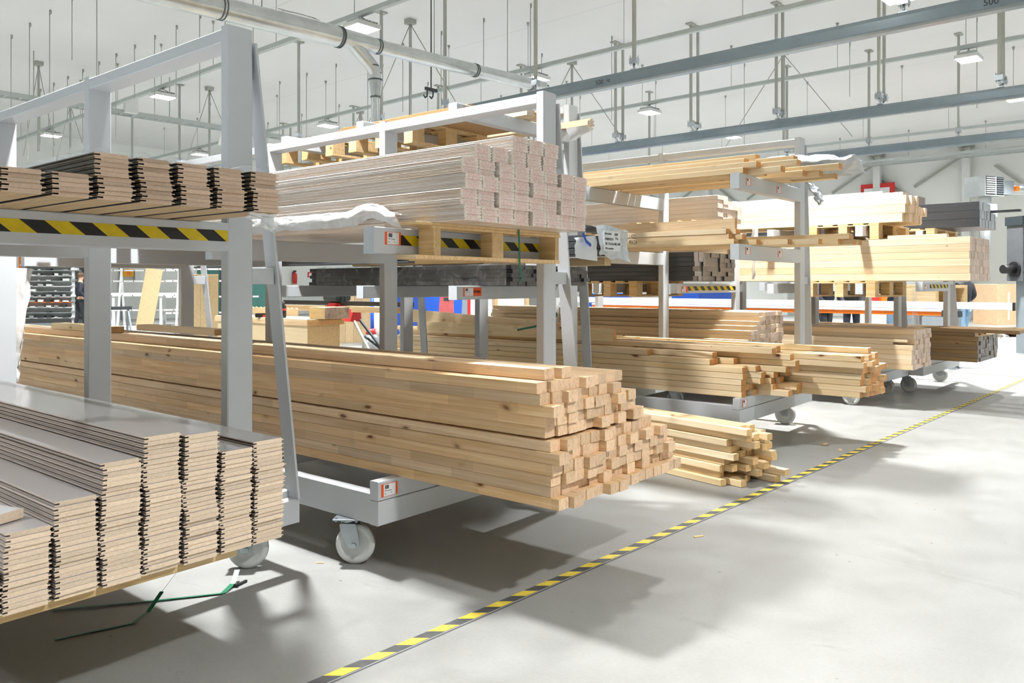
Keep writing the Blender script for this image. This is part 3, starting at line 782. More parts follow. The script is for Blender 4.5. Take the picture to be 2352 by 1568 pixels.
def hf(s, t): return tuple(F3b.pt(1.30+.16*s*(1-.4*t)+wob(s*5,t*7,.012), -.30+wob(t*9,s*5,.02), 2.09-.62*t))
sheet('hanging_film', hf, 6, 12, M['whitefilm'], 'clear film hanging beside the post behind the pine trolley arm', 'film')

def block(name, m, fr, v0, u, z0, cw, ch, ncol, nrow, L, lab, cat, group, rag=.012, skip=None, colname='from left', lenf=None):
    for r in range(nrow):
        for c in range(ncol):
            if skip and skip(r, c): continue
            du = random.uniform(-rag, rag)
            if lenf: L = round(lenf(r, c), 2)
            piece(name, stick_mesh(cw-.0012, ch-.0008, L, m), fr, v0+c*cw, u+du, z0+r*ch, f'{lab}, {ORD[r+1]} layer from bottom, {ORD[c+1]} {colname}', cat, group)
# set-back trolley behind the pine trolley
block('primed_timber', 'primed', F3b, .36, -.30, 2.1205, .13, .048, 5, 6, 5.0, 'pinkish primed timber on the set-back trolley arm', 'timber', 'primed timbers on the set-back trolley', skip=lambda r,c: (r == 5 and c > 1) or (r == 4 and c > 2) )
block('wrapped_bar', 'barblack', F3b, .06, -.16, 1.4505, .108, .053, 10, 6, 4.6, 'black wrapped bar on the striped arm', 'bar', 'black wrapped bars on the striped arm')
block('planed_timber', 'pale', F3b, .235, -.60, .4505, .098, .0495, 13, 13, 3.35, 'planed timber on the set-back trolley base', 'timber', 'planed timbers on the set-back trolley base', .02, lenf=lambda r,c: 3.1+.075*c+.16*((r*7+c*3)%4), skip=lambda r,c: c < (r-4)*.72)
# fourth trolley
block('yellow_timber', 'yellow', F4, .12, -.42, 2.1075, .082, .098, 9, 3, 5.6, 'yellow planed timber on the fourth trolley arm', 'timber', 'yellow timbers on the fourth trolley', .05, skip=lambda r,c: (r == 2 and c > 6))
piece('white_batten', stick_mesh(.2,.04,5.2,'primed'), F4, .15, -.38, 2.402, 'white primed batten on top of the yellow timbers', 'batten')
block('grid_timber', 'pale', F4, .07, -1.06, 1.4505, .0905, .0775, 10, 6, 6.2, 'planed timber in the long bundle at right', 'timber', 'planed timbers in the long bundle', .006)
block('edge_batten', 'primed', F4, .985, -1.0, 1.4505, .04, .116, 7, 4, 6.0, 'pale upright batten beside the long bundle', 'batten', 'upright battens beside the long bundle', .006)
piece('pine_board', stick_mesh(.1,.04,.6,'yellow'), F4, .15, -.82, 1.9165, 'pale board lying on the long planed bundle', 'board')
block('planed_timber', 'pale', F4, .23, -.45, .4505, .095, .0555, 8, 8, 5.6, 'planed timber on the fourth trolley base', 'timber', 'planed timbers on the fourth trolley base', .012, skip=lambda r,c: (c == 0 and r > 4))
for k in range(2):
    piece('moulding_strip', stick_mesh(.07,.03,3.0,'pale'), F4, .236, -.25-.15*k, .7282+.0305*k, f'loose moulding strip beside the fourth trolley pile, {ORD[k+1]} from bottom', 'strip', 'loose mouldings on the fourth trolley')
def cf(s, t): return tuple(F5.pt(-.04-.24*s+wob(t*5,s*4,.006), .05+wob(s*7,t*9,.01), 1.40-.66*t))
sheet('hanging_film', cf, 8, 14, M['film'], 'clear plastic sheet hanging between the two last trolleys', 'film')
# fifth trolley
block('black_batten', 'slatblack', F5, .10, -.62, 2.1255, .085, .105, 11, 3, 5.6, 'black wrapped batten on the last trolley', 'batten', 'black battens on the last trolley', .006, skip=lambda r,c: r == 2 and c > 6)
piece('black_strip', stick_mesh(.1,.03,4.4,'barblack'), F5, .72, -.95, 2.336, 'single black strip jutting out above the black battens', 'strip')
piece('grid_timber', stick_mesh(.35,.12,5.4,'primed'), F5, .15, .1, 2.442, 'pale timber behind the black battens on the last trolley', 'timber')
piece('white_tube', stick_mesh(.12,.1,5.0,'whitem'), F5, .20, .55, 2.563, 'white square tube on top of the last trolley load', 'tube')
block('brown_plank', 'brown', F5, .02, -.62, .4505, .112, .052, 10, 6, 5.4, 'wrapped brown plank on the last trolley base', 'plank', 'brown planks on the last trolley base', .01)
for k in range(6):
    piece('brown_plank', stick_mesh(.11,.045,5.6,'brown'), F5, .10+.3*(k%3), (-.55 if k < 3 else -1.05), .763+.0455*(k//3), f'loose brown plank above the wrapped ones, {ORD[k//3+1]} layer, {ORD[k%3+1]} from left', 'plank', 'loose brown planks on the last trolley')
def bf(s, t): return tuple(F5.pt(.70+.45*s, -.66-.14*t+wob(s*9,t*5,.03), .80-.16*t+wob(t*7,s*8,.03)))
sheet('torn_film', bf, 10, 8, M['film'], 'torn film at the end of the brown planks', 'film')
for k,(fr,v,u,z,x) in enumerate(((F3b,.05,-.14,1.935,'pallet under the primed timbers on the set-back trolley'),(F4,-.02,-.14,1.265,'pallet hanging under the long planed bundle'),(F4,.10,-.14,1.922,'pallet under the yellow timbers'),
        (F5,.0,-.14,1.940,'pallet under the black battens on the last trolley'),(F3b,.04,.55,1.265,'pallet under the black wrapped bars behind the pine trolley'))):
    make_pallet('pallet', fr, v, u, z, x, 1.15, .8, bh=.1345)
strap('packing_strap', strap_pts(F3, [(-.25,2.2,.96),(-.1,2.1,.99),(.05,2.0,1.03),(.12,1.98,1.11),(.09,1.99,1.13)]), .02, 'green strap loop rising above the planed timbers behind the central post', up=(.6,-.7,0))
# ------------------------------------------------------------------ the hall
W0, W1_, L0, L1, HC = -9.0, 36.3, -11.0, 33.0, 7.0
def wallbox(name, w0, w1, l0, l1, z0, z1, m):
    o = MB().box(w0, w1, l0, l1, z0, z1).obj(name, M[m]); place(o, FB, 0, 0, 0); tag(o, kind='structure'); return o
wallbox('floor', W0-.3, W1_+.3, L0-.3, L1+.3, -.3, 0, 'floor')
wallbox('ceiling', W0-.3, W1_+.3, L0-.3, L1+.3, HC, HC+.3, 'ceiling')
wallbox('wall_north', W0-.3, W1_+.3, L1, L1+.3, 0, HC, 'wall')
wallbox('wall_south', W0-.3, W1_+.3, L0-.3, L0, 0, HC, 'wall')
wallbox('wall_west', W0-.3, W0, L0, L1, 0, HC, 'wall')
wallbox('wall_east', W1_, W1_+.3, L0, L1, 0, HC, 'wall')
# floor tape and saw-cut joint beside it
FT = Fr(-1.32, 2.113, 47.55)
mb = MB(); LT, P, TW = 20.0, .167, .052
mb.box(0, LT, 0, TW, .0004, .0009, 1)
k = 0
while k*P + P*.5 + TW < LT:
    a0 = k*P; b0 = a0+P*.5; sl = TW*.92
    mb.prism([(0,0)]*3, 0, 0) if False else None
    vs = [(a0+sl,0,.0013),(b0+sl,0,.0013),(b0,TW,.0013),(a0,TW,.0013)]
    mb.add(vs, [(0,1,2,3)], 0)
    k += 1
o = mb.obj('floor_tape', [M['floory'], M['floork']]); place(o, FT, 0, 0, 0); tag(o, 'worn yellow and black striped tape line running across the concrete floor', 'tape')
o = MB().box(0, LT+2, -.017, -.008, -.001, .0006).obj('trim_1', M['gap']); place(o, FT, 0, 0, 0); tag(o, kind='structure')

# wall columns, braces, tray on the east wall
def bwall(name, lab, cat, group=None): return empty(name, FB, 0, 0, 0, 0, lab, cat, group)
for k, l in enumerate((19.4, 15.4, 11.35, 7.95, 3.6)):
    r = bwall('steel_column', f'pale steel column on the far right wall, {ORD[k+1]} from left', 'column', 'wall columns on the far right wall')
    MB().box(W1_-.42, W1_-.17, l-.14, l+.14, 0, HC-.02).obj('shaft', M['offwhite'], r)
    MB().box(W1_-.55, W1_-.05, l-.25, l+.25, HC-.12, HC-.019).obj('head_plate', M['rod'], r)
    mb = MB(); mb.bar((W1_-.3, l, HC-.35), (W1_-.05, l+2.0, HC-1.5), .09, .09); mb.bar((W1_-.3, l+.1, HC-.3), (W1_-1.6, l+.1, HC-.05), .09, .09)
    mb.obj('knee_brace', M['rod'], r)
    mb = MB(); mb.bar((W1_-.12, l+.3, 3.4), (W1_-.12, l+3.4, 6.1), .09, .09); mb.obj('diagonal_brace', M['rod'], r)
r = bwall('cable_tray', 'long cable tray along the top of the far right wall', 'tray')
mb = MB(); 
for dw in (0,.3): mb.box(W1_-1.0+dw, W1_-.96+dw, 0, 20, 6.42, 6.52)
for k in range(60): mb.box(W1_-.96, W1_-.7, k*.33, k*.33+.05, 6.43, 6.46)
mb.obj('ladder', M['rail'], r)
# far left cable tray (across)
r = bwall('cable_tray', 'cable ladder tray crossing under the ceiling at upper left', 'tray')
mb = MB(); 
for dl in (0,.32): mb.box(3.0, 14.2, 21.2+dl, 21.24+dl, 5.80, 5.90)
for k in range(34): mb.box(3.0+k*.33, 3.05+k*.33, 21.24, 21.52, 5.81, 5.84)
mb.obj('ladder', M['rail'], r)
MB().box(8.62, 8.94, 21.05, 21.19, 5.82, 6.2).obj('junction_box', M['offwhite'], r)
for k, w in enumerate((4.2, 6.6, 9.9, 12.4)):
    MB().tube((w,21.36,5.84),(w,21.36,HC-.001),.012,n=6).obj('hanger_rod', M['rod'], r)

# light rails with high-bay lamps
def lamp_rail(w, l0, l1, lamps, lab, zr=6.0):
    r = bwall('lamp_rail', lab, 'rail')
    MB().box(w-.045, w+.045, l0, l1, zr-.04, zr+.04).obj('channel', M['rail'], r)
    l = l0+1.1; k = 0
    while l < l1-.5:
        MB().tube((w,l,zr+.041),(w,l,HC-.001),.007,n=6).obj('hanger_wire', M['rod'], r)
        MB().tube((w,l,HC-.07),(w,l,HC-.001),.02,.035,n=8).obj('ceiling_hook', M['rod'], r)
        l += 2.45
    return r
LAMP = None
LAMP_W, LAMP_SPREAD = 385.0, 110
def lamp(w, l, lab, zr=6.0):
    global LAMP
    if LAMP is None:
        LAMP = bwall('high_bay_lamp', lab, 'lamp', 'high-bay lamps under the ceiling')
        MB().cbox(-.25,.25,-.20,.20,-.09,-.02,.012).obj('housing', M['offwhite'], LAMP)
        fins = MB()
        for k in range(9): fins.box(-.2+k*.05-.006,-.2+k*.05+.006,-.16,.16,-.02,.03)
        fins.obj('heat_sink', M['rail'], LAMP)
        MB().box(-.225,.225,-.175,.175,-.094,-.0905).obj('lens', M['lens'], LAMP)
        br = MB(); br.path([(-.1,0,-.02),(-.12,0,.06),(0,0,.10),(.12,0,.06),(.1,0,-.02)], .008, 6); br.tube((0,0,.1),(0,0,.12),.015,n=6); br.obj('bracket', M['rod'], LAMP)
        la = bpy.data.lights.new('lamp_light', 'AREA'); la.shape = 'RECTANGLE'; la.size = .36; la.size_y = .28; la.energy = LAMP_W; la.spread = R(LAMP_SPREAD); la.color = (1,1,1)
        lo = bpy.data.objects.new('lamp_light', la); COL.objects.link(lo); lo.parent = LAMP; lo.location = (0,0,-.096)
        place(LAMP, FB, w, l, zr-.165); return LAMP
    return dup(LAMP, FB, w, l, zr-.165, 0, lab)
NM = ['nearest','second','third','fourth','fifth','sixth']
RAILS = [(-3.5,'rail beyond the left edge'),(2.45,'rail over the aisle'),(8.4,'rail crossing behind the front trolley'),(12.95,'rail crossing behind the duct'),(17.4,'rail above the second crane beam'),(21.9,'rail above the far crane beam'),(26.4,'rail close to the far wall'),(31.2,'rail nearest the far wall')]
for w, nm in RAILS:
    lamp_rail(w, -9.5, 30.5, None, f'pale lamp {nm}')
    for k, l in enumerate((-2.5, 4.85, 12.1, 19.4, 26.7) if w < 5 else (-3.4, 3.8, 10.98, 18.45, 25.7)):
        lamp(w, l, f'lit high-bay lamp, {NM[k]} along the {nm}')

# crane beams
def crane_beam(w, l0, l1, hangers, double, lab, text=()):
    r = bwall('crane_beam', lab, 'beam', None)
    z0, z1 = 4.5, 4.70
    p = [(w-.05,z0),(w-.018,z0),(w-.018,z0+.012),(w-.04,z0+.03),(w-.04,z1-.03),(w-.055,z1-.02),(w-.055,z1),(w+.055,z1),(w+.055,z1-.02),(w+.04,z1-.03),(w+.04,z0+.03),(w+.018,z0+.012),(w+.018,z0),(w+.05,z0),(w+.065,z0+.02),(w+.065,z1-.035),(w+.035,z1+.012),(w-.035,z1+.012),(w-.065,z1-.035),(w-.065,z0+.02)]
    p = [(w-.06,z0),(w+.06,z0),(w+.075,z0+.025),(w+.062,z0+.05),(w+.062,z1-.04),(w+.07,z1),(w-.07,z1),(w-.062,z1-.04),(w-.062,z0+.05),(w-.075,z0+.025)]
    MB().prism(p, l0, l1).obj('rail_profile', M['beam'], r)
    for k, l in enumerate(hangers):
        for d in ((-.16,.14) if double else (0,)):
            rod = MB(); rod.box(w+d-.024, w+d+.024, l-.024, l+.024, z1+.17, HC-.001); rd = rod.obj('hanger_post', M['rod'], r)
            MB().box(w+d-.11, w+d+.11, l-.07, l+.07, HC-.03, HC-.0005).obj('ceiling_plate', M['rod'], rd)
            c = MB(); c.box(w+d-.05,w+d+.05,l-.06,l+.06,z1+.105,z1+.19); c.tube((w+d*.3,l,z1),(w+d,l,z1+.105),.018,n=6); c.box(w+d*.4-.05,w+d*.4+.05,l-.05,l+.05,z1+.001,z1+.02)
            for sx in (-1,1):
                for sy in (-1,1): c.tube((w+d+sx*.04,l+sy*.045,z1+.08),(w+d+sx*.04,l+sy*.045,z1+.23),.007,n=6)
            c.obj('beam_clamp', M['zinc'], rd)
        if double:
            MB().box(w-.16, w+.14, l-.015, l+.015, z1+.19, z1+.23).obj('hanger_tie', M['rod'], r)
    for l in text:
        a = Matrix(((0,0,-1,w-.0632),(-1,0,0,l),(0,1,0,z0+.075),(0,0,0,1)))
        t = text_mesh('lettering', '500', .105, M['ink'], r, a)
        a2 = Matrix(((0,0,-1,w-.0632),(-1,0,0,l-.215),(0,1,0,z0+.10),(0,0,0,1)))
        text_mesh('lettering', 'kg', .075, M['ink'], r, a2)
    return r
crane_beam(10.43, -8, 26, (25.0,21.9,18.9,16.0,13.0,11.1,8.85,6.86,2.98), False, 'grey crane beam marked 500 kg, the nearest of three under the ceiling', (7.55, 2.12))
crane_beam(15.5, -8, 28, (24.5,20.5,16.6,13.5,10.6,8.65,6.75,4.81,2.9), True, 'grey crane beam in the middle of three, hung on double posts', ())
crane_beam(19.95, -8, 28, (22,17,12.6,8.5,6.48,4.56), False, 'grey crane beam farthest of three, near the far right wall', ())
# ceiling V-braces and slanting stays
VB = [(11.14,12.92,1.0),(11.14,21.57,1.0),(11.1,30.2,1.0),(7.0,22.3,.7),(7.0,30.8,.9),(15.9,12.3,1.0),(15.9,20.9,1.0),(18.6,8.0,1.0),(14.0,25.5,1.0),(9.2,26.5,1.0)]
for k,(w,l,sp) in enumerate(VB):
    r = bwall('ceiling_brace', f'thin steel V-brace hanging from the ceiling, {ORD[k+1]} counted from the nearest left group', 'brace', 'V-braces under the ceiling')
    MB().box(w-.09,w+.09,l-.09,l+.09,HC-.10,HC-.0005).obj('ceiling_plate', M['rod'], r)
    for s in (-1,1):
        MB().tube((w,l,HC-.09),(w,l+s*sp*1.6,4.75),.010,n=6).obj('stay', M['rod'], r)
    MB().box(w-.022,w+.022,l-.022,l+.022,4.75,HC-.1).obj('post', M['rod'], r)
for w, l0, n, st, nm in ((5.83,15.5,11,1.21,'leftmost row'),(8.0,13.8,13,1.05,'row crossing above the front trolley'),(12.1,10.4,11,1.3,'row left of the duct end'),(14.9,10.4,8,2.05,'row behind the central trolley'),(19.0,4.0,8,2.6,'row above the pine trolley')):
    for k in range(n):
        l = l0+st*k; zb = (5.1,5.75,4.95,5.4)[k % 4]
        r = bwall('ceiling_wire', f'thin ceiling wire, {ORD[k+1]} from front in the {nm}', 'wire', 'thin wires under the ceiling')
        MB().tube((w,l,zb),(w,l,HC-.001),.009,n=6).obj('wire', M['rod'], r)
        MB().path([(w,l,HC-.10),(w+.03,l,HC-.06),(w+.02,l,HC-.001)],.012,6).obj('hook', M['rod'], r)
# ventilation duct with branch
duct = bwall('ventilation_duct', 'galvanised round duct with a branch dropping down, above the central trolley', 'duct')
ZD = 5.2
def dl(w): return 10.33 - (w-5.54)*.075
def seg(name, w0, w1, r0, r1, par=duct):
    return MB().tube((w0,dl(w0),ZD),(w1,dl(w1),ZD),r0,r1,28,cap=False).obj(name, M['galv'], par)
seg('pipe', -6, 5.5, .158, .158); seg('pipe', 5.5, 7.35, .158, .158); seg('tee', 7.35, 8.05, .15, .118); seg('pipe', 8.05, 10.1, .114, .114); seg('pipe', 10.1, 11.5, .112, .112); seg('elbow', 11.5, 11.85, .112, .112)
MB().tube((11.85,dl(11.85),ZD),(12.0,dl(11.9)+.02,ZD-.22),.112,.112,20,cap=False).tube((12.0,dl(11.9)+.02,ZD-.22),(12.02,dl(11.9)+.02,3.4),.112,.112,20,cap=False).obj('down_pipe', M['galv'], duct)
for w, rr in ((1.5,.166),(5.5,.166),(7.35,.166),(8.05,.124),(10.1,.122),(11.5,.12)):
    for d in (-.025,.02): MB().tube((w+d,dl(w),ZD),(w+d+.018,dl(w),ZD),rr,rr,28).obj('clamp_ring', M['galvdark'], duct)
bx = 7.6
P0 = Vector((bx, dl(bx), ZD-.05)); P1 = Vector((bx+.36, dl(bx)-.02, ZD-.33)); P2 = Vector((bx+.43, dl(bx)-.02, ZD-.44)); P3 = Vector((bx+.43, dl(bx)-.02, ZD-.54))
MB().tube(P0,P1,.108,.105,22,cap=False).tube(P1,P2,.105,.105,22,cap=False).tube(P2,P3,.105,.105,22,cap=False).obj('branch_elbow', M['galv'], duct)
P4 = P3 - Vector((0,0,.27)); P5 = Vector((P4.x, P4.y, 1.6))
MB().tube(P3,P4,.112,.075,22,cap=False).obj('reducer', M['galv'], duct)
MB().tube(P4,P5,.072,.072,20,cap=False).obj('drop_pipe', M['galv'], duct)
for p, rr in ((P1,.113),(P3,.12),(P4,.084)):
    MB().tube(p-Vector((0,0,.012)),p+Vector((0,0,.012)),rr,rr,22).obj('clamp_ring', M['galvdark'], duct)
for w in (4.0, 6.1, 9.2, 10.9):
    MB().tube((w,dl(w),ZD+.11),(w,dl(w),HC-.001),.008,n=6).obj('hanger_rod', M['rod'], duct)
w_ = MB(); w_.path([(6.35,dl(6.35)-.1,ZD+.145),(6.6,dl(6.6)-.02,ZD+.19),(6.9,dl(6.9)-.05,ZD+.18),(6.95,dl(6.95)-.12,ZD+.135),(6.7,dl(6.7)-.06,ZD+.18),(6.4,dl(6.4)-.04,ZD+.185),(6.3,dl(6.3)-.08,ZD+.17)],.006,6)
o = w_.obj('cable_loop', M['offwhite']); place(o, FB, 0, 0, 0); tag(o, 'coil of white cable lying on the thick part of the duct', 'cable')
place(duct, FB, 0, 0, 0)
# pendant hook
r = bwall('hoist_hook', 'black pendant cable with hooks hanging behind the duct', 'hook')
MB().tube((10.35,11.4,5.15),(10.35,11.4,HC-.001),.012,n=6).obj('pendant_cable', M['ink'], r)
mb = MB(); mb.box(10.2,10.5,11.38,11.42,5.10,5.16); mb.path([(10.25,11.4,5.1),(10.25,11.4,5.0),(10.2,11.4,4.95),(10.16,11.4,5.0)],.014,6); mb.path([(10.4,11.4,5.1),(10.4,11.4,5.02),(10.36,11.4,4.96),(10.31,11.4,5.0)],.014,6); mb.obj('hook', M['darkmetal'], r)
# ------------------------------------------------------------------ workshop behind
def wemp(name, X, Y, deg, lab, cat, group=None):
    o = bpy.data.objects.new(name, None); COL.objects.link(o); o.empty_display_size = .1
    o.location = (X, Y, 0); o.rotation_euler = (0,0,R(deg)); return tag(o, lab, cat, group)

def skin(name, joints, edges, m, parent, sub=2, root=0):
    me = bpy.data.meshes.new(name); me.from_pydata([j[0] for j in joints], edges, [])
    me.materials.append(m)
    o = bpy.data.objects.new(name, me); COL.objects.link(o); o.parent = parent
    sk = o.modifiers.new('skin', 'SKIN'); sk.use_smooth_shade = True
    for i, j in enumerate(joints):
        r = j[1]; d = me.skin_vertices[0].data[i]; d.radius = r if isinstance(r, tuple) else (r, r); d.use_root = (i == root)
    ss = o.modifiers.new('sub', 'SUBSURF'); ss.levels = sub; ss.render_levels = sub
    return o

def person(X, Y, deg, lab, jm, pm, arms=(-.25,.25), lean=0.0, step=.12, hair=True):
    """standing figure facing local -y"""
    r = wemp('person', X, Y, deg, lab, 'person')
    s, hp, sh = 0, .95, 1.44
    hl = [(.10, .0), (-.10, .0)]
    J = [((0,0,hp),(.15,.11)), ((0,-lean*.4,1.20),(.14,.10)), ((0,-lean,sh-.02),(.15,.10)), ((0,-lean-.01,1.53),.055), ((0,-lean-.03,1.60),(.075,.085)), ((0,-lean-.03,1.70),(.078,.095)), ((0,-lean-.02,1.78),(.05,.06))]
    E = [(0,1),(1,2),(2,3),(3,4),(4,5),(5,6)]
    for sx, a in ((-1,arms[0]),(1,arms[1])):
        b = len(J); J += [((sx*.19,-lean,sh-.04),.055), ((sx*.24,-lean+.02-a*.2,1.14),.042), ((sx*.23,-lean-.10-abs(a)*.5,.93),.03), ((sx*.23,-lean-.13-abs(a)*.5,.86),(.04,.022)), ((sx*.225,-lean-.15-abs(a)*.5,.80),(.032,.014))]
        E += [(2,b),(b,b+1),(b+1,b+2),(b+2,b+3),(b+3,b+4)]
    for sx in (-1,1):
        b = len(J); y = sx*step
        J += [((sx*.09,0,hp-.06),.085), ((sx*.10,y*.4-.02,.50),.058), ((sx*.10,y,.10),.04), ((sx*.11,y-.10,.035),(.035,.03))]
        E += [(0,b),(b,b+1),(b+1,b+2),(b+2,b+3)]
    skin('body', J, E, M['skin'], r)
    jj = [((0,.0,hp-.03),(.185,.145)), ((0,-lean*.4,1.20),(.18,.14)), ((0,-lean,sh-.02),(.175,.13)), ((0,-lean-.01,1.50),(.085,.08))]
    je = [(0,1),(1,2),(2,3)]
    for sx, a in ((-1,arms[0]),(1,arms[1])):
        b = len(jj); jj += [((sx*.20,-lean,sh-.04),.085), ((sx*.245,-lean+.02-a*.2,1.14),.068), ((sx*.235,-lean-.09-abs(a)*.5,.945),.05)]
        je += [(2,b),(b,b+1),(b+1,b+2)]
    skin('jacket', jj, je, jm, r)
    tj = [((0,0,hp),(.155,.12))]; te = []
    for sx in (-1,1):
        b = len(tj); y = sx*step
        tj += [((sx*.09,0,hp-.10),.10), ((sx*.10,y*.4-.02,.50),.075), ((sx*.10,y,.11),.062)]; te += [(0,b),(b,b+1),(b+1,b+2)]
    skin('trousers', tj, te, pm, r)
    for sx in (-1,1):
        y = sx*step
        MB().lathe([(.0,0),(.055,.0),(.06,.03),(.045,.08),(.0,.10)], 12, 0, Matrix.Translation((sx*.105,y-.06,0)) @ Matrix.Diagonal((.85,2.0,1,1))).obj('shoe', M['shoe'], r)
    hd = MB()
    for sx in (-1,1):
        hd.lathe([(0,-.012),(.01,-.008),(.012,0),(.01,.008),(0,.012)], 8, 0, Matrix.Translation((sx*.03,-lean-.118,1.685)))
    hd.obj('eyes', M['ink'], r)
    MB().lathe([(0,-.02),(.016,-.012),(.012,.01),(0,.03)], 8, 0, Matrix.Translation((0,-lean-.125,1.655))).obj('nose', M['skin'], r)
    MB().box(-.025,.025,-lean-.122,-lean-.112,1.612,1.622).obj('mouth', M['red'], r)
    if hair: MB().lathe([(.098,-.04),(.102,.02),(.085,.075),(.04,.10),(0,.105)], 16, 0, Matrix.Translation((0,-lean-.015,1.70)) @ Matrix.Diagonal((.9,1.08,1,1))).obj('hair', M['hair'], r)
    return r
def at(px, Y): return (px-1176)/1841*Y
person(at(2215,19), 19, 200, 'person in black quilted jacket and light jeans standing at right behind the conveyor', M['jacket'], M['jeans'])
person(at(1896,17.5), 17.5, 20, 'person in dark jacket half hidden behind the orange-edged conveyor, beside the pine post', M['navy'], M['jacket'], lean=.12)
person(at(1956,18.2), 18.2, -30, 'person in dark jacket standing right beside the other behind the conveyor', M['jacket'], M['navy'], lean=.1)
person(at(2046,17.2), 17.2, 60, 'person in dark jacket and jeans leaning behind the striped tape arms', M['navy'], M['jeans'], lean=.22)
p5 = person(at(184,26.2), 26.2, 130, 'person in dark workwear holding something blue, far left by the profile rack', M['navy'], M['jacket'])
MB().box(-.30,-.18,-.34,-.22,.72,1.02).obj('blue_folder', M['blue'], p5)

# conveyor with orange stripe
cv = wemp('conveyor', 8.0, 12.8, 48.2, 'long white conveyor table with an orange stripe behind the trolleys', 'conveyor')
MB().cbox(-.05,.05,0,9.3,1.0,1.115,.006).obj('white_beam', M['white'], cv)
MB().box(.055,.07,0,.03,1.0,1.11).obj('end_stop', M['darkmetal'], cv)
MB().box(-.052,.052,-.03,-.001,.99,1.12).obj('end_cap', M['ink'], cv)
MB().cbox(-.10,-.055,1.0,8.2,.885,.95,.004).obj('orange_edge', M['orange'], cv)
MB().box(-.12,.30,1.0,8.2,.955,.985).obj('belt', M['white'], cv)
MB().box(-.15,.0,.72,1.0,.87,.97).obj('bracket', M['darkmetal'], cv)
MB().box(-.15,.05,.95,1.3,.70,.865).obj('motor_box', M['greypanel'], cv)
for y in (.85,1.4,4.0,7.6):
    mb = MB()
    for x in (-.06,.22):
        mb.box(x-.03,x+.03,y-.03,y+.03,.02,.955); mb.box(x-.06,x+.06,y-.06,y+.06,0,.02)
        for z in (.1,.2,.3,.4): mb.tube((x-.032,y,z),(x-.030,y,z),.008,n=6,m=1)
    mb.obj('leg', [M['zinc'],M['white']], cv)
# far wall, right: sign, heater, gate, crates
sg = wemp('red_sign', 0,0,48, 'red sign with two white panels high on the far right wall', 'sign'); 
MB().box(35.9,35.94,10.62,12.0,4.75,5.72).obj('board', M['red'], sg)
for a in (11.5,10.82): MB().box(35.885,35.899,a,a+.36 if a > 11 else a+.5,4.95,5.53).obj('white_panel', M['paper'], sg)
MB().box(35.88,35.884,11.56,11.66,5.25,5.38).obj('arrow', M['ink'], sg)
mb = MB(); mb.bar((35.92,11.0,5.72),(35.92,11.0,HC-.02),.03,.03); mb.bar((35.92,11.7,5.72),(35.92,11.7,HC-.02),.03,.03); mb.obj('hanger', M['rod'], sg)
ht = wemp('air_heater', at(2262,24), 24, 20, 'grey louvred air heater with round duct at the far right', 'heater')
MB().box(-.42,.36,-.35,.35,4.02,4.62).obj('casing', M['galv'], ht)
for sx0, sx1 in ((-.38,.0),(.05,.33)):
    mb = MB()
    for k in range(8):
        z = 4.09+k*.063; mb.box(sx0,sx1,-.385,-.352,z,z+.03)
    o = mb.obj('louvres', M['offwhite'] if sx0 < 0 else M['zinc'], ht)
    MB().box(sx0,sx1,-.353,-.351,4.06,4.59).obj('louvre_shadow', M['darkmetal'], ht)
MB().box(-.20,.20,-.25,.25,3.42,3.80).obj('filter_box', M['greypanel'], ht)
MB().tube((0,0,3.79),(0,0,4.03),.17,.17,16).obj('neck', M['galv'], ht)
MB().tube((0,0,2.1),(0,0,3.43),.15,.15,16).obj('riser', M['galv'], ht)
MB().box(.50,.92,-.22,.22,4.10,4.52).obj('junction_housing', M['greypanel'], ht)
MB().tube((.35,0,4.31),(.51,0,4.31),.15,.15,16).obj('neck', M['galv'], ht)
MB().tube((.92,0,4.31),(4.5,-.2,4.31),.17,.17,18).obj('round_duct', M['galv'], ht)
MB().box(.93,1.05,-.30,-.18,4.22,4.36).obj('orange_valve', M['orange'], ht)
MB().bar((-.1,.3,4.62),(-.1,.3,HC-.01),.05,.05).bar((.3,.3,4.62),(.3,.3,HC-.01),.05,.05).obj('hanger', M['rod'], ht)
gt = wemp('dark_shutter', at(2362,16.5), 16.5, 12, 'dark grey slatted unit at the right edge of the photo', 'shutter')
MB().box(-.33,1.0,-.2,.2,1.48,2.62).obj('panel', M['shut'], gt)
MB().box(-.36,1.0,-.22,.22,2.62,2.80).obj('head', M['darkmetal'], gt)
for z in (1.65,1.85,2.05,2.25,2.45): MB().box(-.325,1.0,-.206,-.201,z,z+.01).obj('slat_line', M['ink'], gt)
MB().tube((-.08,-.23,2.42),(-.08,-.2,2.42),.06,.06,14).obj('round_opening', M['ink'], gt)
MB().box(-.2,.0,-.1,.1,0,1.48).obj('stand', M['greypanel'], gt)
mb = MB(); mb.tube((-.62,0,1.72),(-.34,0,1.72),.09,.09,14); mb.tube((-.36,0,1.72),(-.33,0,1.72),.16,.16,14); mb.obj('motor', M['ink'], gt)
cr = wemp('crate', at(2300,22), 22, 15, 'large pale board crate standing on the floor at far right', 'crate')
MB().cbox(-.55,1.2,-.4,.4,.32,1.42,.01).obj('front_board', M['osb'], cr)
MB().box(-.7,1.3,-.5,.5,.10,.20).obj('base_board', M['pallet'], cr)
for x in (-.6,.2,1.0): MB().box(x,x+.12,-.45,.45,0,.0999).obj('runner', M['pallet'], cr)
for x in (-.2,.35): MB().box(x,x+.05,-.405,-.4005,.45,1.2).obj('pale_mark', M['paper'], cr)
rk = wemp('far_stack', at(2290,29), 29, 42, 'low stack of reddish boards on the floor at far right', 'stack')
MB().cbox(-.8,2.2,-.4,.4,.0,.25,.01).obj('boards', M['pallet'], rk)
wm = wemp('tool_cart', at(2000,22), 22, 40, 'red and orange machine parts behind the striped tape arms', 'machine')
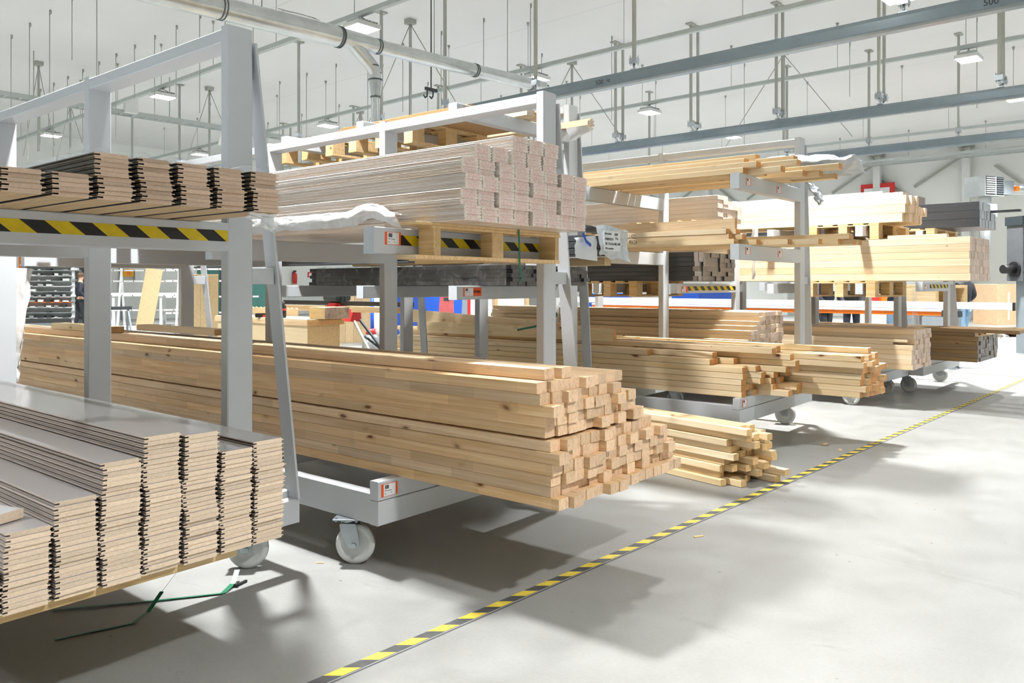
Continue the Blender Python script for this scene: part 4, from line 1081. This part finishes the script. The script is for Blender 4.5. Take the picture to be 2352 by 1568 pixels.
MB().cbox(-.75,-.15,-.3,.3,.9,1.22,.03).obj('red_box', M['red'], wm); MB().cbox(.0,.6,-.3,.3,.7,1.12,.03).obj('orange_box', M['orange'], wm); MB().cbox(-.8,.7,-.35,.35,0,.70,.02).obj('base', M['offwhite'], wm)
wm = wemp('red_trolley', at(2158,23), 23, 40, 'red plastic crate beside the black quilted jacket', 'crate')
MB().cbox(-.2,.25,-.3,.3,.6,1.45,.03).obj('body', M['red'], wm); MB().box(-.25,.3,-.3,.3,0,.599).obj('base', M['orange'], wm)
wm = wemp('open_pallet_box', at(2140,15.8), 15.8, 32, 'brown wooden box with open pockets under the last striped arm', 'box')
MB().cbox(-.55,.55,-.4,.4,1.0,1.05,.004).obj('bottom', M['pallet'], wm); MB().cbox(-.55,.55,-.4,.4,1.34,1.40,.004).obj('top', M['pallet'], wm)
for x in (-.55,-.05,.45): MB().cbox(x,x+.1,-.4,.4,1.0505,1.3395,.004).obj('divider', M['pallet'], wm)
for x in (-.5,.44): MB().box(x,x+.06,-.3,.3,0,.999).obj('leg', M['zinc'], wm)
# centre-left: workbench with saw
wb = wemp('workbench', at(708,12.0), 12.0, 50, 'plywood workbench with pine edging in the middle distance at left', 'workbench')
MB().cbox(-.02,.62,.0,2.6,.80,.885,.004).obj('worktop', M['ply'], wb)
MB().box(.0,.60,.02,2.56,0,.7995).obj('body', M['ply'], wb)
MB().box(-.034,-.0205,.0,2.6,.79,.865).obj('edge_strip', M['pine'], wb)
MB().box(-.03,.66,-.016,-.001,.79,.865).obj('edge_strip', M['pine'], wb)
bx_ = wemp('wooden_box', at(745,12.25), 12.25, 48, 'scorched wooden box on the workbench corner', 'box')
MB().cbox(-.1,.35,-.15,.25,.8855,1.06,.003).obj('box_body', M['pallet'], bx_)
MB().box(-.1,.35,-.158,-.1505,.8855,1.06).obj('scorched_front', plain('scorched_wood','b39a84',.7,0,.45,9), bx_)
bo = wemp('bottle', at(651,12.6), 12.6, 0, 'black bottle with red cap ring on the workbench', 'bottle')
MB().lathe([(0,.886),(.042,.886),(.045,.9),(.045,1.06),(.02,1.10),(.02,1.14),(0,1.14)],14).obj('bottle_body', M['ink'], bo); MB().tube((0,0,1.0),(0,0,1.03),.046,.046,14).obj('red_band', M['red'], bo)
to = wemp('drill', at(598,12.8), 12.8, 30, 'small black and red power tool lying on the workbench', 'tool')
MB().cbox(-.08,.08,-.03,.03,.886,.95,.01).obj('tool_body', M['ink'], to); MB().box(.03,.09,-.032,.032,.89,.92).obj('red_part', M['red'], to)
wv = wemp('wavy_board', at(660,13.2), 13.2, 50, 'boards with scalloped edges standing on the workbench', 'board')
p = [(0,.886)] + [(0,.99)] + [(k*.05, .99+.03*abs(math.sin(k*1.2))) for k in range(1,32)] + [(1.6,.886)]
Q = Matrix(((0,1,0,0),(1,0,0,0),(0,0,1,0),(0,0,0,1)))
MB().prism(p, .2, .22, 0, Q).obj('scalloped_edge', M['ply'], wv)
# saw stand
ss = wemp('saw_stand', at(790,13.4), 13.4, 52, 'mitre saw stand with long black rail and splayed legs behind the workbench', 'saw stand')
MB().box(-.04,.04,-1.6,1.6,1.06,1.13).obj('black_rail', M['ink'], ss)
MB().box(-.10,.06,-1.3,-.3,.955,1.045).obj('wooden_fence', M['pine'], ss); MB().box(-.10,.06,.2,1.9,.955,1.045).obj('wooden_fence', M['pine'], ss)
mb = MB(); mb.prism([(-.12,.80),(.12,.80),(.10,1.0),(-.05,1.0)], -.30, -.05); mb.obj('red_head', M['red'], ss)
mb = MB(); mb.tube((0,0,1.10),(0,.02,1.32),.05,.03,10); mb.cbox(-.16,.16,.02,.34,1.13,1.24,.03); mb.tube((0,.18,1.24),(0,.05,1.40),.025,.025,8); mb.obj('saw_body', M['darkmetal'], ss)
MB().cbox(-.14,.14,.05,.32,1.045,1.06,.004).tube((.0,.18,1.06),(.0,.18,1.10),.14,.14,18).obj('red_turntable', M['red'], ss)
for a,b in (((-.02,-.2,.9),(-.1,-1.0,.0)),((.06,-.18,.95),(.3,-.95,.05)),((-.02,.5,.95),(-.1,1.1,.0)),((.06,.5,.95),(.3,1.1,.0))):
    MB().bar(a,b,.035,.035,0,(1,0,0)).obj('leg', M['darkmetal'] if a[0] > 0 else M['zinc'], ss)
hs = [(.15,-.35,.55)]+[(.15+.02*k, -.35-.30*math.sin(k*.28), .55-.055*k+.002*k*k) for k in range(1,11)]
MB().path(hs,.022,8).obj('hose', M['darkmetal'], ss)
vc = wemp('vacuum', at(852,15), 15, 0, 'shop vacuum with clear canister and blue pole beside the saw stand', 'vacuum')
MB().lathe([(0,0),(.17,0),(.18,.05),(.16,.42),(.1,.48),(0,.48)],18).obj('canister', M['zinc'], vc); MB().tube((-.02,.25,0),(-.02,.25,1.35),.035,n=10).obj('blue_pole', M['blue'], vc); MB().tube((0,0,.48),(0,0,.58),.10,.08,12).obj('red_cap', M['red'], vc); MB().tube((.12,.22,0),(.12,.22,1.15),.10,n=14).obj('white_post', M['offwhite'], vc)
# blue container, red barrier
bc = wemp('blue_container', at(980,18.5), 18.5, 46, 'blue plastic container behind the narrow trolley', 'container')
mb = MB(); mb.prism([(-.45,0),(.55,0),(.62,1.25),(-.55,1.25)], -.55, .55); mb.obj('container_body', M['blue'], bc); MB().box(-.60,.66,-.6,.6,1.2505,1.31).obj('container_rim', M['blue'], bc)
rb = wemp('red_barrier', at(1024,17.6), 17.6, 0, 'faded red plastic barrier with a hand slot beside the blue container', 'barrier')
mb = MB(); mb.prism([(-.22,0),(.20,0),(.16,1.18),(-.12,1.18)], -.06, .06); mb.obj('barrier_body', plain('faded_red','b8585a',.6,0,.12,6), rb); MB().box(-.04,.09,-.063,-.0605,1.05,1.12).obj('hand_slot', M['darkmetal'], rb)
bc = wemp('blue_container', at(1625,20), 20, 40, 'dark blue plastic box behind the striped arm of the set-back trolley', 'container')
MB().cbox(-.9,.65,-.4,.4,.6,1.30,.02).obj('container_body', M['blue'], bc); MB().box(-.85,.6,-.35,.35,0,.599).obj('stand', M['greypanel'], bc)
bc = wemp('blue_container', at(1395,21), 21, 44, 'bright blue box seen under the pallet left of the pine trolley post', 'container')
MB().cbox(-.3,.5,-.4,.4,.7,1.18,.02).obj('container_body', M['blue'], bc); MB().box(-.25,.45,-.35,.35,0,.699).obj('stand', M['offwhite'], bc)
wp = wemp('stud_screen', at(1120,21.5), 21.5, 46, 'white sheeted stud frame with pine uprights behind the rough pine pile', 'frame')
MB().box(-1.6,1.6,.06,.09,0,1.45).obj('white_sheet', M['white'], wp)
for x in (-1.55,-.85,.25,1.5): MB().cbox(x,x+.1,-.04,.059,0,1.5,.004,axis='z').obj('stud', M['pine'], wp)
wp = wemp('door_leaf', at(1062,19.6), 19.6, 20, 'grey and red panel standing beside the white sheeted frame', 'panel')
MB().box(-.22,.12,-.03,.03,0,1.32).obj('grey_leaf', M['greypanel'], wp); MB().box(.125,.2,-.03,.03,0,1.1).obj('red_strip', M['red'], wp)
# far left: profile rack, A-frame cart, sawhorse
random.seed(9)
for q,(px,Y,wd,lab) in enumerate(((108,27.4,1.6,'tall profile rack full of metal sections, nearer one at far left'),(180,30.2,1.8,'tall profile rack behind the dark person at far left'))):
    pr = wemp('profile_rack', at(px,Y), Y, 18, lab, 'rack', 'profile racks at far left')
    for x in (-wd/2, wd/2): MB().box(x-.04,x+.04,-.04,.04,0,2.6).obj('upright', M['orange'] if (q == 0 and x < 0) else M['white'], pr)
    MB().box(-wd/2,wd/2,.25,.3,0,2.6).obj('back_panel', M['offwhite'], pr)
    MB().box(-wd/2-.1,wd/2+.1,-.3,.4,0,.1).obj('base', M['zinc'], pr)
    k = 0
    for z in [0.25+.18*i for i in range(13)]:
        MB().box(-wd/2,wd/2,-.1,.24,z,z+.025).obj('shelf_arm', [M['white'],M['zinc'],M['white'],M['orange'] if (q == 0 and k % 8 == 3) else M['galv']][k % 4], pr)
        for x in [-.75+.25*i for i in range(7)]:
            if random.random() < .75:
                w = random.uniform(.06,.2); MB().box(x,x+w,-.14,.20,z+.0255,z+.03+random.uniform(.02,.08)).obj('section', random.choice([M['zinc'],M['white'],M['white'],M['galv'],M['offwhite'],M['darkmetal']]), pr)
        k += 1
    if q == 1: MB().box(.5,.75,-.2,.2,1.35,1.6).obj('blue_bin', M['blue'], pr); MB().cbox(.3,.62,-.16,.1,1.62,1.76,.03).obj('white_helmet', M['white'], pr)
def aframe(px, Y, deg, lab):
    af = wemp('glazing_cart', at(px,Y), Y, deg, lab, 'cart', 'white A-frame carts at far left')
    for x in (-.75,.75):
        mb = MB(); mb.bar((x,-.45,.22),(x,.05,1.85),.05,.05); mb.bar((x,.45,.22),(x,.0,1.85),.05,.05); mb.bar((x,-.5,.22),(x,.5,.22),.06,.06); mb.obj('side_frame', M['white'], af)
    for z, y in ((.26,-.48),(.7,-.32),(1.1,-.2),(1.5,-.08),(1.8,.0)):
        mb = MB(); mb.bar((-1.1,y,z),(1.1,y,z),.04,.04)
        for k in range(8): mb.tube((-.95+.27*k,y-.03,z),(-.95+.27*k,y-.02,z),.014,n=6,m=1)
        mb.obj('cross_bar', [M['white'],M['ink']], af)
    MB().bar((-.8,-.5,.20),(.8,-.5,.20),.06,.05).bar((-.8,.5,.20),(.8,.5,.20),.06,.05).obj('bottom_frame', M['white'], af)
    for x in (-.75,.75):
        for y in (-.45,.45):
            c = MB(); c.tube((x-.025,y,.085),(x+.025,y,.085),.085,n=16); c.box(x-.035,x+.035,y-.03,y+.03,.13,.19); c.obj('caster', M['zinc'], af)
    return af
aframe(345, 22.5, 14, 'white A-frame cart on casters at far left with a plank leaning on it')
aframe(490, 20.5, 20, 'white A-frame cart seen between the two front-left posts')
pk = wemp('leaning_plank', at(335,21.6), 21.6, 14, 'wide knotty plank leaning on the white cart', 'plank')
Q = Matrix.Translation((0,-.25,.24)) @ Matrix.Rotation(R(-8),4,'Y').inverted() @ Matrix.Rotation(R(-8),4,'X') @ Matrix.Rotation(PI/2,4,'X')
MB().box(-.21,.21,0,1.62,-.02,.02,0,Q).obj('plank_board', M['upboard'], pk)
pk2 = wemp('leaning_boards', at(462,19.0), 19.0, 25, 'panel of vertical pine boards standing behind the thin brace', 'boards')
for k in range(4): MB().box(-.42+.2*k,-.225+.2*k,-.02,.02,0,1.65,0,Matrix.Rotation(R(4),4,'X')).obj('upright_board', M['upboard'], pk2)
pk3 = wemp('leaning_boards', at(820,19.5), 19.5, 30, 'panel of pine boards behind the saw stand', 'boards')
for k in range(5): MB().box(-.5+.2*k,-.305+.2*k,-.02,.02,0,1.45,0,Matrix.Rotation(R(4),4,'X')).obj('upright_board', M['upboard'], pk3)
gp = wemp('green_screen', at(550,24), 24, 10, 'dark green curtain standing behind the front-left post', 'curtain')
MB().box(-1.2,.9,-.03,.03,.3,1.9).obj('curtain', M['green'], gp); MB().box(-.55,-.35,-.06,-.031,0,1.9).obj('dark_post', M['darkmetal'], gp); MB().box(-1.25,.95,-.04,.04,.0,.299).obj('foot', M['darkmetal'], gp)
sh = wemp('sawhorse', at(272,20), 20, 40, 'small grey sawhorse at far left beside the white cart', 'sawhorse')
MB().box(-.3,.3,-.06,.06,.78,.86).obj('beam', M['darkmetal'], sh)
for x in (-.22,.22):
    for s in (-1,1): MB().bar((x,0,.78),(x+.05,s*.28,0),.06,.04,0,(1,0,0)).obj('leg', M['greypanel'], sh)
ex = wemp('fire_extinguisher', 0,0,48, 'red fire extinguisher on the far left wall', 'extinguisher')
MB().lathe([(0,1.44),(.10,1.44),(.105,1.5),(.105,1.88),(.05,1.96),(.03,2.0),(0,2.0)],16,0,Matrix.Translation((21.2,32.85,0))).obj('cylinder', M['red'], ex)
MB().box(21.13,21.27,32.82,32.88,2.0,2.07).obj('valve', M['ink'], ex); MB().box(21.18,21.22,32.95,32.999,1.55,2.0).obj('bracket', M['ink'], ex)
ws = wemp('wall_sign', 0,0,48, 'small red and white sign on the white wall beside the extinguisher', 'sign')
MB().box(22.0,22.4,32.97,32.998,1.75,2.0).obj('plate', M['red'], ws); MB().box(22.06,22.2,32.965,32.9695,1.8,1.95).obj('pictogram', M['paper'], ws)
yb = wemp('alarm_box', 0,0,48, 'yellow call box on a grey wall post at far left', 'box')
MB().box(13.3,13.72,32.75,32.9,1.72,2.02).obj('yellow_box', M['yel'], yb); MB().box(13.45,13.6,32.74,32.7495,1.8,1.95).obj('button', M['orange'], yb); MB().box(13.25,13.35,32.9,32.999,.0,4.0).obj('wall_post', M['greypanel'], yb); MB().box(13.8,14.0,32.8,32.999,1.6,1.95).obj('grey_box', M['offwhite'], yb)
rwk = wemp('white_bench', at(300,27.5), 27.5, 12, 'long white work table behind the white cart', 'table')
MB().box(-.6,2.6,-.4,.4,1.02,1.12).obj('table_top', M['white'], rwk)
for x in (-.5,1.0,2.3): MB().box(x,x+.08,-.35,.35,0,1.0195).obj('leg', M['offwhite'], rwk)
# floor litter: straps, chips
def fpx(px, py, z=0.0):
    Y = 1841*(1.41-z)/(py-653); return Vector(((px-1176)/1841*Y, Y, z))
strap('floor_strap', [fpx(405,1315,.16), fpx(372,1358,.09), fpx(340,1405,.03), fpx(305,1430,.004), fpx(125,1468,.004)], .024, 'green strap curling down to the floor beneath the front trolley pile', up=(0,.2,1))
strap('floor_strap', [fpx(545,1308,.05), fpx(535,1340,.012), fpx(512,1362,.004), fpx(360,1378,.006), fpx(120,1398,.008)], .024, 'green strap bent across the floor behind the other, reaching the caster', up=(0,.2,1))
mb = MB(); a, b = fpx(542,1345,.006), fpx(566,1333,.006); mb.bar(a,b,.012,.01); mb.tube(a-Vector((0,.008,0)),a+Vector((0,.012,0)),.012,n=8)
tag(mb.obj('cable_tie_end', M['ink']), 'small dark clip lying on the floor by the green straps', 'clip')
for k,(px,py,s,x) in enumerate(((735,1293,.018,'tiny wood chip on the floor by the central caster'),(1605,1232,.03,'brown wood splinter lying on the floor tape'),(1895,1020,.05,'flat wood offcut on the floor right of the loose battens'),(1930,1033,.04,'small pale offcut on the floor near the tape'),(1585,1105,.012,'pale chip on the floor below the loose battens'))):
    p = fpx(px,py); o = MB().box(-s,s,-s*.3,s*.3,.0003,.004).obj('wood_chip', M['pallet']); o.location = p; o.rotation_euler = (0,0,.4*k); tag(o, x, 'wood chip')
# ------------------------------------------------------------------ camera and light
cam = bpy.data.cameras.new('camera'); co = bpy.data.objects.new('camera', cam); COL.objects.link(co)
co.location = (0,0,1.41); co.rotation_euler = (PI/2,0,0)
cam.sensor_width = 36; cam.lens = 1841/2352*36; cam.shift_y = -131/2352; cam.clip_start = .05; cam.clip_end = 200
C.camera = co
w = bpy.data.worlds.new('world'); C.world = w; w.use_nodes = True
w.node_tree.nodes['Background'].inputs[0].default_value = (.8,.85,.9,1); w.node_tree.nodes['Background'].inputs[1].default_value = .2
vs = C.view_settings; vs.view_transform = 'Standard'; vs.look = 'None'; vs.gamma = 1; vs.use_curve_mapping = False; vs.exposure = -0.06
C.cycles.use_denoising = True
C.cycles.max_bounces = 7; C.cycles.diffuse_bounces = 4; C.cycles.glossy_bounces = 3; C.cycles.transparent_max_bounces = 10
C.cycles.use_adaptive_sampling = True; C.cycles.adaptive_threshold = .025
C.cycles.caustics_reflective = False; C.cycles.caustics_refractive = False; C.cycles.sample_clamp_indirect = 6
